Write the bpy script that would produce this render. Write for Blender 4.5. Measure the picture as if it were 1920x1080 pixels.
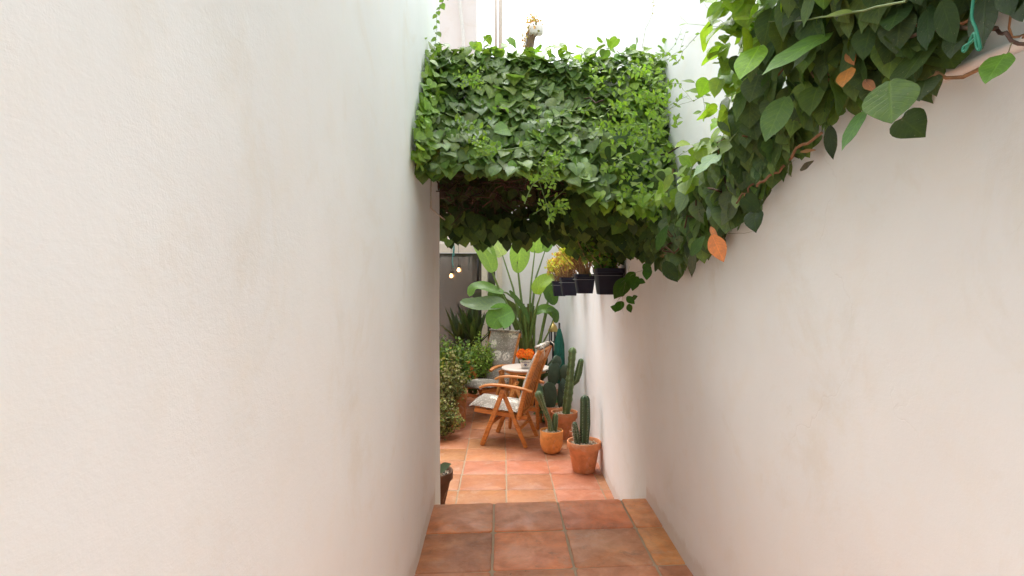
import bpy, math, random
import numpy as np
from mathutils import Vector, Matrix, Euler, noise
R = math.radians
random.seed(7); rng = np.random.default_rng(7)
sc = bpy.context.scene
for o in list(bpy.data.objects): bpy.data.objects.remove(o)
COL = sc.collection

# ------------------------------------------------------------------ camera
FPX = 1090.0
CAM = Vector((0, 0, 1.85))
yaw, pitch = math.atan(20/FPX), math.atan(22/FPX)
cd = bpy.data.cameras.new('camera'); cam = bpy.data.objects.new('camera', cd); COL.objects.link(cam)
cd.sensor_width = 36; cd.lens = FPX/1920*36; cd.clip_start = 0.02; cd.clip_end = 400
CR = Matrix.Rotation(-yaw, 3, 'Z') @ Matrix.Rotation(R(90)-pitch, 3, 'X')
cam.matrix_world = Matrix.Translation(CAM) @ CR.to_4x4()
sc.camera = cam

# ------------------------------------------------------------------ sky, sun, exposure
SUN_EL, SUN_ROT = R(66), R(-18)          # rotation measured from +Y towards +X
w = bpy.data.worlds.new("World"); sc.world = w; w.use_nodes = True
nt = w.node_tree; nt.nodes.clear()
sky = nt.nodes.new('ShaderNodeTexSky'); sky.sky_type = 'NISHITA'; sky.sun_disc = False
sky.sun_elevation = SUN_EL; sky.sun_rotation = SUN_ROT; sky.dust_density = 4; sky.ozone_density = 1
hs = nt.nodes.new('ShaderNodeHueSaturation'); hs.inputs['Saturation'].default_value = 0.22
tint = nt.nodes.new('ShaderNodeMix'); tint.data_type = 'RGBA'; tint.blend_type = 'MULTIPLY'
tint.inputs['Factor'].default_value = 1; tint.inputs[7].default_value = (.955, .985, 1.0, 1)
bgn = nt.nodes.new('ShaderNodeBackground'); bgn.inputs['Strength'].default_value = 0.15
out = nt.nodes.new('ShaderNodeOutputWorld')
nt.links.new(sky.outputs[0], hs.inputs['Color']); nt.links.new(hs.outputs[0], tint.inputs[6])
nt.links.new(tint.outputs[2], bgn.inputs[0]); nt.links.new(bgn.outputs[0], out.inputs[0])
sd = bpy.data.lights.new('sun', 'SUN'); sd.energy = .5; sd.angle = R(60); sd.color = (1, .95, .87)
sun = bpy.data.objects.new('sun', sd); COL.objects.link(sun)
sdir = Vector((math.sin(SUN_ROT)*math.cos(SUN_EL), math.cos(SUN_ROT)*math.cos(SUN_EL), math.sin(SUN_EL)))
sun.rotation_euler = (-sdir).to_track_quat('-Z', 'Y').to_euler()
sun.location = (0, 0, 12)
sc.view_settings.view_transform = 'Standard'; sc.view_settings.look = 'None'
sc.view_settings.exposure = 1.85; sc.view_settings.gamma = 1
sc.render.engine = 'CYCLES'
sc.cycles.max_bounces = 10; sc.cycles.diffuse_bounces = 8; sc.cycles.transmission_bounces = 6

# ------------------------------------------------------------------ helpers
def ray(px, py):
    return CR @ Vector(((px-960)/FPX, -(py-540)/FPX, -1))
def at(px, py, Y):
    d = ray(px, py); return CAM + d*(Y/d.y)
def atx(px, py, X):
    d = ray(px, py); return CAM + d*(X/d.x)

def tag(o, label=None, cat=None, group=None, kind=None):
    if label: o['label'] = label
    if cat: o['category'] = cat
    if group: o['group'] = group
    if kind: o['kind'] = kind
    return o
def empty(name, loc, label, cat, group=None, rz=0):
    o = bpy.data.objects.new(name, None); COL.objects.link(o); o.location = loc; o.rotation_euler = (0, 0, rz)
    o.empty_display_size = .1
    return tag(o, label, cat, group)

class MB:
    def __init__(s): s.v = []; s.f = []; s.c = []; s.uv = []; s.n = 0
    def add(s, verts, faces, col=(1, 1, 1), uv=None):
        b = s.n; verts = [tuple(p) for p in verts]
        s.v += verts; s.n += len(verts)
        s.f += [tuple(i+b for i in f) for f in faces]
        s.c += [tuple(k_)+(1,) for k_ in col] if hasattr(col[0], '__len__') else [tuple(col)+(1,)]*len(verts)
        s.uv += list(uv) if uv is not None else [(0, 0)]*len(verts)
    def box(s, c, size, M=None, col=(1, 1, 1)):
        x, y, z = [a/2 for a in size]; c = Vector(c)
        vs = [Vector((i*x, j*y, k*z)) for i in (-1, 1) for j in (-1, 1) for k in (-1, 1)]
        if M: vs = [M @ p for p in vs]
        s.add([c+p for p in vs], [(0,1,3,2),(4,6,7,5),(0,4,5,1),(2,3,7,6),(0,2,6,4),(1,5,7,3)], col)
    def bar(s, a, b, wd, th, up=(0, 0, 1), col=(1, 1, 1), bev=None):
        """chamfered bar from a to b; wd along the side, th along up"""
        a = Vector(a); b = Vector(b); d = (b-a).normalized(); up = Vector(up)
        sx = d.cross(up).normalized(); uy = sx.cross(d).normalized()
        e = bev if bev is not None else min(wd, th)*.18
        hw, ht = wd/2, th/2
        ring = [(-hw+e, -ht), (hw-e, -ht), (hw, -ht+e), (hw, ht-e), (hw-e, ht), (-hw+e, ht), (-hw, ht-e), (-hw, -ht+e)]
        vs = []
        L = (b-a).length; ee = min(e, L*.2)
        for (t, k) in ((0, .8), (ee, 1), (L-ee, 1), (L, .8)):
            for (x, y) in ring: vs.append(a + d*t + sx*x*(k if t in (0, L) else 1) + uy*y*(k if t in (0, L) else 1))
        fs = []
        for q in range(3):
            for i in range(8):
                j = (i+1) % 8; fs.append((q*8+i, q*8+j, q*8+8+j, q*8+8+i))
        fs.append(tuple(range(7, -1, -1))); fs.append(tuple(24+i for i in range(8)))
        s.add(vs, fs, col)
    def sweep(s, pts, prof, ups, col=(1, 1, 1)):
        """prof: list of rings (list of (x,y)) one per point"""
        vs = []; n = len(prof[0])
        for i, p in enumerate(pts):
            p = Vector(p)
            d = (Vector(pts[min(i+1, len(pts)-1)]) - Vector(pts[max(i-1, 0)])).normalized()
            up = Vector(ups); sx = d.cross(up).normalized(); uy = sx.cross(d).normalized()
            for (x, y) in prof[i]: vs.append(p+sx*x+uy*y)
        fs = []
        for i in range(len(pts)-1):
            for k in range(n):
                l = (k+1) % n; fs.append((i*n+k, i*n+l, i*n+n+l, i*n+n+k))
        fs.append(tuple(range(n-1, -1, -1))); fs.append(tuple((len(pts)-1)*n+k for k in range(n)))
        s.add(vs, fs, col)
    def tube(s, pts, rad, sides=6, col=(1, 1, 1), cap=True):
        pts = [Vector(p) for p in pts]; n = len(pts)
        if not hasattr(rad, '__len__'): rad = [rad]*n
        vs = []; ref = Vector((.3, .2, .93)).normalized()
        prev = None
        for i, p in enumerate(pts):
            d = (pts[min(i+1, n-1)]-pts[max(i-1, 0)])
            d = d.normalized() if d.length > 1e-9 else Vector((0, 0, 1))
            if prev is None:
                a = d.cross(ref if abs(d.dot(ref)) < .95 else Vector((1, 0, 0))).normalized()
            else:
                a = (prev - d*prev.dot(d)).normalized()
            prev = a; b = d.cross(a)
            for k in range(sides):
                t = 2*math.pi*k/sides; vs.append(p+(a*math.cos(t)+b*math.sin(t))*rad[i])
        fs = []
        for i in range(n-1):
            for k in range(sides):
                l = (k+1) % sides; fs.append((i*sides+k, i*sides+l, i*sides+sides+l, i*sides+sides+k))
        if cap: fs.append(tuple(range(sides-1, -1, -1))); fs.append(tuple((n-1)*sides+k for k in range(sides)))
        s.add(vs, fs, col)
    def lathe(s, prof, c=(0, 0, 0), seg=32, col=(1, 1, 1), rf=None):
        """prof list of (r,z); closed with caps where r is 0"""
        vs = []; cx, cy, cz = c
        for (r, z) in prof:
            for k in range(seg):
                t = 2*math.pi*k/seg; q = r*(rf(t, z) if rf else 1)
                vs.append((cx+q*math.cos(t), cy+q*math.sin(t), cz+z))
        fs = []
        for i in range(len(prof)-1):
            for k in range(seg):
                l = (k+1) % seg; fs.append((i*seg+k, i*seg+l, i*seg+seg+l, i*seg+seg+k))
        s.add(vs, fs, col)
    def build(s, name, mat, parent=None, smooth=True, loc=None):
        me = bpy.data.meshes.new(name); me.from_pydata(s.v, [], s.f); 
        if smooth: me.polygons.foreach_set('use_smooth', [True]*len(me.polygons))
        ca = me.color_attributes.new('tone', 'FLOAT_COLOR', 'POINT')
        ca.data.foreach_set('color', np.array(s.c, dtype=np.float32).ravel())
        ul = me.uv_layers.new(name='UVMap')
        li = np.zeros(len(me.loops), dtype=np.int32); me.loops.foreach_get('vertex_index', li)
        ul.data.foreach_set('uv', np.array(s.uv, dtype=np.float32)[li].ravel())
        me.materials.append(mat); me.update()
        o = bpy.data.objects.new(name, me); COL.objects.link(o)
        if parent: o.parent = parent
        if loc: o.location = loc
        return o
def recentre(o, c):
    """put the object's origin at c without moving its mesh"""
    c = Vector(c); o.data.transform(Matrix.Translation(-c)); o.location = c; return o
def autosmooth(o, ang=35):
    me = o.data; me.update()
    try: me.set_sharp_from_angle(angle=R(ang))
    except Exception: pass
    return o

# ------------------------------------------------------------------ materials
def nodes(name):
    m = bpy.data.materials.new(name); m.use_nodes = True; t = m.node_tree
    return m, t, t.nodes['Principled BSDF'], t.nodes['Material Output']
def N(t, kind, **kw):
    n = t.nodes.new(kind)
    for k, v in kw.items():
        if k in n.inputs: n.inputs[k].default_value = v
        else: setattr(n, k, v)
    return n
def ramp(t, fac, stops):
    r = t.nodes.new('ShaderNodeValToRGB'); e = r.color_ramp.elements
    while len(e) < len(stops): e.new(.5)
    for i, (p, c) in enumerate(stops): e[i].position = p; e[i].color = tuple(c)+(1,) if len(c) == 3 else c
    t.links.new(fac, r.inputs[0]); return r.outputs[0]
def mix(t, a, b, fac, mode='MIX'):
    n = t.nodes.new('ShaderNodeMix'); n.data_type = 'RGBA'; n.blend_type = mode
    for idx, v in ((6, a), (7, b), (0, fac)):
        if hasattr(v, 'links'): t.links.new(v, n.inputs[idx])
        else: n.inputs[idx].default_value = v if idx == 0 else tuple(v)+(1,)
    return n.outputs[2]
def noise_out(t, co, scale, detail=4, rough=.55, dist=0):
    n = N(t, 'ShaderNodeTexNoise', Scale=scale, Detail=detail, Roughness=rough, Distortion=dist)
    t.links.new(co, n.inputs['Vector']); return n.outputs['Fac']
def coords(t, kind='Object', scale=None):
    c = t.nodes.new('ShaderNodeTexCoord').outputs[kind]
    if scale:
        m = t.nodes.new('ShaderNodeMapping'); m.inputs['Scale'].default_value = scale
        t.links.new(c, m.inputs[0]); c = m.outputs[0]
    return c
def bump(t, h, strength, dist, prev=None):
    b = N(t, 'ShaderNodeBump', Strength=strength, Distance=dist); t.links.new(h, b.inputs['Height'])
    if prev: t.links.new(prev, b.inputs['Normal'])
    return b.outputs[0]
def grey(v): return (v, v, v)

def mat_plaster(name, base, dirt=(.42, .33, .25), streak=False, cracks=False):
    m, t, p, o = nodes(name); co = coords(t)
    big = noise_out(t, co, .9, 5, .6); mid = noise_out(t, co, 6, 5, .6); fine = noise_out(t, co, 90, 4, .6)
    tiny = noise_out(t, co, 320, 2, .5)
    c1 = tuple(x*.955 for x in base); c2 = tuple(min(1, x*1.03) for x in base)
    c = ramp(t, big, [(.35, c1), (.65, c2)])
    c = mix(t, c, tuple(x*y for x, y in zip(base, (1.0, .95, .88))), ramp(t, mid, [(.5, grey(0)), (.75, grey(.45))]))
    # small specks and grubby patches
    sp = noise_out(t, co, 22, 2, .5)
    c = mix(t, c, dirt, ramp(t, sp, [(.80, grey(0)), (.86, grey(.5))]))
    # scuffs low down
    sep = N(t, 'ShaderNodeSeparateXYZ'); t.links.new(co, sep.inputs[0])
    if streak:
        cs = coords(t, 'Object', (1, 7, .22)); sn = noise_out(t, cs, 2.2, 4, .6)
        c = mix(t, c, tuple(x*y for x, y in zip(base, (.80, .74, .68))), ramp(t, sn, [(.52, grey(0)), (.74, grey(.55))]))
    # grime creeping up from the floor joint, broken by noise
    geo = N(t, 'ShaderNodeNewGeometry'); sg_ = N(t, 'ShaderNodeSeparateXYZ'); t.links.new(geo.outputs['Position'], sg_.inputs[0])
    st_ = N(t, 'ShaderNodeMath', operation='LESS_THAN'); t.links.new(sg_.outputs[1], st_.inputs[0]); st_.inputs[1].default_value = 3.64
    bz = N(t, 'ShaderNodeMath', operation='MULTIPLY'); t.links.new(st_.outputs[0], bz.inputs[0]); bz.inputs[1].default_value = .434
    dz = N(t, 'ShaderNodeMath', operation='SUBTRACT'); t.links.new(sg_.outputs[2], dz.inputs[0]); t.links.new(bz.outputs[0], dz.inputs[1])
    nn = noise_out(t, co, 7, 6, .7); d2 = N(t, 'ShaderNodeMath', operation='MULTIPLY_ADD'); t.links.new(nn, d2.inputs[0]); d2.inputs[1].default_value = -.14; t.links.new(dz.outputs[0], d2.inputs[2])
    c = mix(t, c, (.50, .38, .27), ramp(t, d2.outputs[0], [(0, grey(.38)), (.03, grey(.10)), (.12, grey(0))]))
    blot = noise_out(t, co, 2.3, 6, .7, .6)
    c = mix(t, c, tuple(x*y for x, y in zip(base, (.93, .89, .83))), ramp(t, blot, [(.55, grey(0)), (.68, grey(.6))]))
    # roller and trowel marks
    ct = coords(t, 'Object', (1, 1.2, 3.4)); tr = noise_out(t, ct, 14, 6, .7, 1.2)
    b = bump(t, mid, .25, .006); b = bump(t, tr, .22, .0016, b); b = bump(t, fine, .3, .0010, b); b = bump(t, tiny, .3, .0006, b)
    if cracks:
        cc = coords(t, 'Object', (1, 1, 1))
        nz = N(t, 'ShaderNodeTexNoise', Scale=3.0, Detail=6); t.links.new(cc, nz.inputs['Vector'])
        mx = mix(t, (0, 0, 0), (1, 1, 1), .12); 
        add = N(t, 'ShaderNodeVectorMath', operation='MULTIPLY_ADD'); t.links.new(nz.outputs['Color'], add.inputs[0])
        add.inputs[1].default_value = (.5, .5, .5); t.links.new(cc, add.inputs[2])
        vo = N(t, 'ShaderNodeTexVoronoi', feature='DISTANCE_TO_EDGE', Scale=1.7); t.links.new(add.outputs[0], vo.inputs['Vector'])
        line = ramp(t, vo.outputs['Distance'], [(0, grey(1)), (.006, grey(0))])
        mask = ramp(t, noise_out(t, co, 1.6, 3), [(.51, grey(0)), (.62, grey(1))])
        lm = mix(t, line, mask, 1.0, 'MULTIPLY')
        inv = N(t, 'ShaderNodeInvert'); t.links.new(lm, inv.inputs['Color'])
        b = bump(t, inv.outputs[0], .4, .0015, b)
        c = mix(t, c, tuple(x*y for x, y in zip(base, (.72, .66, .6))), mix(t, (0, 0, 0), lm, .16))
    t.links.new(c, p.inputs['Base Color']); t.links.new(b, p.inputs['Normal'])
    p.inputs['Roughness'].default_value = .82; p.inputs['Specular IOR Level'].default_value = .25
    return m

def mat_leaf(name, gloss=.42, trans=.32, vein=.5, warmth=(1.25, 1.35, .55), spots=False, spec=.45):
    m, t, p, o = nodes(name)
    at_ = N(t, 'ShaderNodeAttribute', attribute_name='tone'); co = coords(t)
    col = at_.outputs['Color']
    n = noise_out(t, co, 60, 3); col = mix(t, col, mix(t, col, (1.35, 1.3, .9), 1, 'MULTIPLY'), ramp(t, n, [(.35, grey(0)), (.7, grey(1))]))
    uv = N(t, 'ShaderNodeUVMap', uv_map='UVMap'); sp = N(t, 'ShaderNodeSeparateXYZ'); t.links.new(uv.outputs[0], sp.inputs[0])
    ab = N(t, 'ShaderNodeMath', operation='ABSOLUTE'); t.links.new(sp.outputs[0], ab.inputs[0])
    rib = ramp(t, ab.outputs[0], [(.0, grey(1)), (.09, grey(0))])
    # side veins: v*9 - |u|*2.2
    m1 = N(t, 'ShaderNodeMath', operation='MULTIPLY'); t.links.new(sp.outputs[1], m1.inputs[0]); m1.inputs[1].default_value = 8
    m2 = N(t, 'ShaderNodeMath', operation='MULTIPLY'); t.links.new(ab.outputs[0], m2.inputs[0]); m2.inputs[1].default_value = 2.0
    m3 = N(t, 'ShaderNodeMath', operation='SUBTRACT'); t.links.new(m1.outputs[0], m3.inputs[0]); t.links.new(m2.outputs[0], m3.inputs[1])
    fr = N(t, 'ShaderNodeMath', operation='FRACT'); t.links.new(m3.outputs[0], fr.inputs[0])
    sv = ramp(t, fr.outputs[0], [(.0, grey(.6)), (.12, grey(0)), (.88, grey(0)), (1, grey(.6))])
    vv = mix(t, rib, sv, 1, 'LIGHTEN')
    vf = N(t, 'ShaderNodeMath', operation='MULTIPLY'); t.links.new(vv, vf.inputs[0]); vf.inputs[1].default_value = vein
    veined = mix(t, col, mix(t, col, (1.9, 1.75, 1.5), 1, 'MULTIPLY'), vf.outputs[0])
    if spots:
        s_ = noise_out(t, co, 260, 2); veined = mix(t, veined, (.36, .33, .2), ramp(t, s_, [(.70, grey(0)), (.74, grey(.5))]))
    t.links.new(veined, p.inputs['Base Color'])
    p.inputs['Roughness'].default_value = gloss; p.inputs['Specular IOR Level'].default_value = spec
    inv = N(t, 'ShaderNodeInvert'); t.links.new(vv, inv.inputs['Color'])
    b = bump(t, inv.outputs[0], .35, .0015); b = bump(t, noise_out(t, co, 45, 3), .3, .004, b); t.links.new(b, p.inputs['Normal'])
    tr = N(t, 'ShaderNodeBsdfTranslucent'); t.links.new(mix(t, veined, warmth, 1, 'MULTIPLY'), tr.inputs[0])
    ms = N(t, 'ShaderNodeMixShader'); ms.inputs[0].default_value = trans
    t.links.new(p.outputs[0], ms.inputs[1]); t.links.new(tr.outputs[0], ms.inputs[2]); t.links.new(ms.outputs[0], o.inputs['Surface'])
    return m

def mat_tint(name, rough=.6, var=.25, scale=20, bmp=.3, bdist=.003, spec=.4, metal=0, stretch=None, bloom=False):
    """vertex tone (the thing's own colour) broken up by noise"""
    m, t, p, o = nodes(name); co = coords(t, 'Object', stretch)
    a = N(t, 'ShaderNodeAttribute', attribute_name='tone').outputs['Color']
    n = noise_out(t, co, scale, 5, .6); n2 = noise_out(t, co, scale*5, 4, .6)
    c = mix(t, mix(t, a, grey(1-var), 1, 'MULTIPLY'), mix(t, a, grey(1+var), 1, 'MULTIPLY'), ramp(t, n, [(.3, grey(0)), (.7, grey(1))]))
    if bloom:
        c = mix(t, c, (.62, .45, .34), ramp(t, noise_out(t, co, 7, 6, .72, .5), [(.54, grey(0)), (.72, grey(.6))]))
        c = mix(t, c, mix(t, c, (.5, .42, .36), 1, 'MULTIPLY'), ramp(t, noise_out(t, co, 11, 6, .7), [(.56, grey(0)), (.7, grey(.6))]))
    t.links.new(c, p.inputs['Base Color']); p.inputs['Roughness'].default_value = rough
    p.inputs['Specular IOR Level'].default_value = spec; p.inputs['Metallic'].default_value = metal
    b = bump(t, n, bmp, bdist); b = bump(t, n2, bmp, bdist*.3, b); t.links.new(b, p.inputs['Normal'])
    return m

def mat_tiles(name, a, b_, c_, rough=.45, dark=.5):
    m, t, p, o = nodes(name); co = coords(t)
    tone = N(t, 'ShaderNodeAttribute', attribute_name='tone').outputs['Color']
    n1 = noise_out(t, co, 4.2, 7, .68, .6); n2 = noise_out(t, co, 9, 6, .65, .3); n3 = noise_out(t, co, 60, 4); n4 = noise_out(t, co, 28, 2)
    c = ramp(t, n1, [(.28, a), (.5, b_), (.72, c_)])
    c = mix(t, c, tone, 1, 'MULTIPLY')
    c = mix(t, c, mix(t, c, (.72, .64, .55), 1, 'MULTIPLY'), ramp(t, n2, [(.45, grey(0)), (.72, grey(dark))]))
    big_ = noise_out(t, co, 2.1, 4, .6, .8); c = mix(t, c, mix(t, c, (1.18, .98, .62), 1, 'MULTIPLY'), ramp(t, big_, [(.48, grey(0)), (.6, grey(dark))]))
    bloom = noise_out(t, co, 5.5, 7, .75); c = mix(t, c, (.62, .46, .36), ramp(t, bloom, [(.56, grey(0)), (.74, grey(.55))]))
    c = mix(t, c, (.20, .10, .06), ramp(t, noise_out(t, co, 6.7, 6, .7, .5), [(.60, grey(0)), (.76, grey(dark))]))
    c = mix(t, c, (.52, .36, .27), ramp(t, n3, [(.52, grey(0)), (.8, grey(.3))]))
    c = mix(t, c, (.05, .035, .025), ramp(t, n4, [(.77, grey(0)), (.80, grey(.85))]))
    t.links.new(c, p.inputs['Base Color'])
    t.links.new(ramp(t, n2, [(.3, grey(rough-.08)), (.7, grey(rough+.2))]), p.inputs['Roughness'])
    p.inputs['Specular IOR Level'].default_value = .4
    b = bump(t, n2, .5, .005); b = bump(t, n3, .4, .0015, b); t.links.new(b, p.inputs['Normal'])
    return m

def mat_simple(name, col, rough=.5, metal=0, emit=None, spec=.5, bumpy=None):
    m, t, p, o = nodes(name); co = coords(t)
    n = noise_out(t, co, 30, 4)
    c = mix(t, tuple(x*.85 for x in col), tuple(min(1, x*1.12) for x in col), n)
    t.links.new(c, p.inputs['Base Color']); p.inputs['Roughness'].default_value = rough; p.inputs['Metallic'].default_value = metal
    p.inputs['Specular IOR Level'].default_value = spec
    if bumpy: t.links.new(bump(t, noise_out(t, co, bumpy[0], 4), .5, bumpy[1]), p.inputs['Normal'])
    if emit: p.inputs['Emission Color'].default_value = tuple(emit[0])+(1,); p.inputs['Emission Strength'].default_value = emit[1]
    return m

def mat_wood(name, base, dark, axis=(1, 12, 12), rough=.42):
    m, t, p, o = nodes(name); co = coords(t, 'Object', axis)
    n = noise_out(t, co, 6, 6, .6, .6); n2 = noise_out(t, coords(t), 3, 3)
    c = ramp(t, n, [(.3, dark), (.5, base), (.75, tuple(min(1, x*1.25) for x in base))])
    c = mix(t, c, mix(t, c, (.8, .72, .62), 1, 'MULTIPLY'), n2)
    t.links.new(c, p.inputs['Base Color']); p.inputs['Roughness'].default_value = rough
    t.links.new(bump(t, n, .35, .002), p.inputs['Normal']); return m

def mat_floral(name):
    m, t, p, o = nodes(name); co = coords(t)
    v = N(t, 'ShaderNodeTexVoronoi', Scale=5.0, feature='F1'); t.links.new(co, v.inputs['Vector'])
    v2 = N(t, 'ShaderNodeTexVoronoi', Scale=70, feature='F1'); t.links.new(co, v2.inputs['Vector'])
    n = noise_out(t, co, 38, 5, .7); n0 = noise_out(t, co, 5, 3)
    ground = ramp(t, n0, [(.35, (.24, .21, .175)), (.65, (.35, .31, .265))])
    blob = ramp(t, v.outputs['Distance'], [(.38, grey(1)), (.44, grey(0))])
    sprig = ramp(t, n, [(.43, grey(0)), (.50, grey(1))])
    dots = ramp(t, v2.outputs['Distance'], [(.22, grey(1)), (.34, grey(0))])
    pat = mix(t, mix(t, blob, sprig, 1, 'MULTIPLY'), mix(t, sprig, dots, 1, 'MULTIPLY'), 1, 'LIGHTEN')
    c = mix(t, ground, (.74, .67, .57), pat)
    t.links.new(c, p.inputs['Base Color']); p.inputs['Roughness'].default_value = .9; p.inputs['Specular IOR Level'].default_value = .15
    b = bump(t, noise_out(t, co, 9, 3), .6, .02); b = bump(t, noise_out(t, co, 400, 2), .3, .0008, b); t.links.new(b, p.inputs['Normal'])
    return m

WALL = (.848, .868, .855)
M_left = mat_plaster('plaster_left', WALL, cracks=False)
M_right = mat_plaster('plaster_right', (.856, .878, .865), cracks=True)
M_court = mat_plaster('plaster_court', (.84, .825, .80), streak=True)
M_house = mat_plaster('plaster_house', (.80, .72, .66))
M_leaf = mat_leaf('ivy_leaf'); M_leafb = mat_leaf('broad_leaf', .5, .3, .45, spots=True, spec=.25)
M_young = mat_leaf('young_leaf', .45, .45, .3, (1.3, 1.4, .5)); M_fine = mat_leaf('fine_leaf', .6, .3, 0, spec=.25)
M_banana = mat_leaf('banana_leaf', .38, .4, .35, (1.3, 1.4, .6))
M_twig = mat_tint('twig', .8, .3, 40); M_stem = mat_tint('green_stem', .5, .2, 30)
M_landing = mat_tiles('landing_tiles', (.52, .21, .10), (.72, .30, .155), (.86, .43, .25), .40, .7)
M_courtfl = mat_tiles('court_tiles', (.36, .135, .06), (.44, .17, .08), (.52, .235, .12), .4, .3)
M_grout = mat_simple('grout', (.54, .41, .28), .95, bumpy=(80, .002)); M_grout2 = mat_simple('grout_pale', (.37, .26, .17), .9, bumpy=(60, .002))
M_ground = mat_simple('ground_gravel', (.30, .31, .31), .95, bumpy=(8, .03))
M_teak = mat_wood('teak', (.60, .235, .055), (.40, .135, .03)); M_oldwood = mat_wood('old_wood', (.30, .25, .2), (.16, .12, .1), (12, 12, 1), .8)
M_dwood = mat_simple('dark_board', (.05, .03, .02), .8)
M_cloth = mat_floral('floral_cloth')
M_lining = mat_simple('dark_lining', (.05, .03, .025), .9)
M_terra = mat_tint('terracotta', .78, .22, 9, .35, .003, .25, bloom=True)
M_gravel = mat_tint('gravel_mat', .8, .12, 60); M_soil = mat_simple('potting_soil', (.05, .035, .025), .95, bumpy=(70, .01))
M_cactus = mat_tint('cactus_skin', .5, .22, 18, .3, .003, .4)
M_black = mat_simple('navy_plastic', (.008, .008, .022), .5, spec=.3)
M_wire = mat_simple('wire', (.25, .25, .25), .4, .8)
M_white = mat_simple('white_paint', (.75, .70, .62), .4); M_cream = mat_simple('cream_paint', (.66, .60, .49), .5)
M_table = mat_simple('table_top', (.70, .60, .52), .3); M_brass = mat_simple('brass', (.7, .5, .18), .3, .9)
M_teal = mat_tint('teal_fabric', .6, .25, 12); M_glassd = None
M_orange = mat_tint('petal', .6, .2, 60, spec=.2); M_navy = mat_simple('navy_ink', (.03, .04, .16), .5)
M_dryleaf = mat_leaf('dry_leaf', .6, .35, .3, (1.2, 1, .8)); M_cable = mat_simple('cable', (.55, .5, .42), .6)
M_cord = mat_simple('green_cord', (.02, .22, .13), .5); M_tealcord = mat_simple('teal_cord', (.06, .25, .24), .5)
def glass_mat():
    m, t, p, o = nodes('window_glass')
    p.inputs['Base Color'].default_value = (.028, .024, .018, 1); p.inputs['Roughness'].default_value = .5
    g = N(t, 'ShaderNodeBsdfGlossy', Roughness=.03); g.inputs['Color'].default_value = (.9, .85, .78, 1)
    ms = N(t, 'ShaderNodeMixShader'); ms.inputs[0].default_value = .13
    t.links.new(p.outputs[0], ms.inputs[1]); t.links.new(g.outputs[0], ms.inputs[2]); t.links.new(ms.outputs[0], o.inputs['Surface'])
    return m
M_glass = glass_mat()
M_bulb = mat_simple('lit_bulb', (1, .6, .3), .3, emit=((1, .50, .20), 1.5)); M_dark = mat_simple('dark_metal', (.02, .018, .015), .5)

# ------------------------------------------------------------------ setting
def wob(a, b, s, amp): return noise.noise(Vector((a*s, b*s, 3.7)))*amp

gm = MB(); gm.add([(-60, -60, -.06), (60, -60, -.06), (60, 60, -.06), (-60, 60, -.06)], [(0, 1, 2, 3)])
tag(gm.build('ground', M_ground), 'pale ground around the house', kind='structure')

def tile(mb, cs, z, tone, g=.007, th=.02, seed=0):
    """one handmade tile; cs = 4 corners (x,y) ccw"""
    c = sum((Vector(q) for q in cs), Vector((0, 0)))/4
    rr = random.Random(seed); n = 6; out = []
    # outline, a little wavy
    ol = []
    for k in range(4):
        a = Vector(cs[k]); b = Vector(cs[(k+1) % 4]); d = (b-a); nrm = Vector((-d.y, d.x)).normalized()
        for i in range(n):
            t = (i+.12)/(n-.0) if i else .045
            q = a+d*t+nrm*(g+rr.uniform(-.0018, .0018)); 
            if i == 0: q = a+d*.045+nrm*(g)
            ol.append(q)
        ol.append(a+d*.955+nrm*g)
    m = len(ol); vs = []
    tilt = (rr.uniform(-.003, .003), rr.uniform(-.003, .003)); lift = rr.uniform(-.0015, .0015)
    for (k, dz) in ((1.0, -th), (1.0, -.004), (.992, -.0012), (.975, 0)):
        for q in ol:
            p = c+(q-c)*k
            vs.append((p.x, p.y, z+dz+lift+tilt[0]*(p.x-c.x)*2+tilt[1]*(p.y-c.y)*2))
    vs.append((c.x, c.y, z+lift+.0008))
    fs = []
    for r_ in range(3):
        for i in range(m):
            j = (i+1) % m; fs.append((r_*m+i, r_*m+j, r_*m+m+j, r_*m+m+i))
    for i in range(m): fs.append((3*m+i, 3*m+(i+1) % m, 4*m))
    mb.add(vs, fs, tone)

def fitz(v, lo, hi): return max(lo, min(hi, v))
# upper landing (camera stands on it)
SZ = .434
mb = MB(); cols_x = [-.43, -.045, .355, .757, 1.0]; skew = .055
ly = [3.60-.425*k for k in range(0, 13)]
tones = [(1.0, .98, .9), (1.0, .98, 1.0), (1.08, .92, .92), (1.05, 1.08, .95), (.74, .78, .82), (1.12, 1.05, 1.05), (.92, .98, 1.0), (1.08, 1.15, .82)]
q = 0
for r_ in range(12):
    for c_ in range(4):
        x0, x1 = cols_x[c_], cols_x[c_+1]; y1, y0 = ly[r_], ly[r_+1]
        sk = lambda x, y: y + skew*(x+.4)
        jit = .006 if c_ != 1 else 0
        tone = tones[q % 8] if r_ < 2 else tuple(random.uniform(.8, 1.12) for _ in range(1))*3
        tile(mb, [(x0, sk(x0, y0)), (x1, sk(x1, y0)), (x1, sk(x1, y1)), (x0, sk(x0, y1))], SZ, tone, .0065, .022, q); q += 1
landing = mb.build('landing', M_landing); tag(landing, 'raised terracotta landing of large worn tiles', kind='structure'); autosmooth(landing, 50)
g2 = MB()
def slab(mb, poly, z0, z1):
    n = len(poly); mb.add([(x, y, z0) for x, y in poly]+[(x, y, z1) for x, y in poly],
        [tuple(range(n-1, -1, -1)), tuple(range(n, 2*n))]+[(i, (i+1) % n, n+(i+1) % n, n+i) for i in range(n)])
slab(g2, [(-.43, -1.6), (1.0, -1.6), (1.0, 3.585+skew*1.4), (-.43, 3.585)], .0, SZ-.007)
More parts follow.
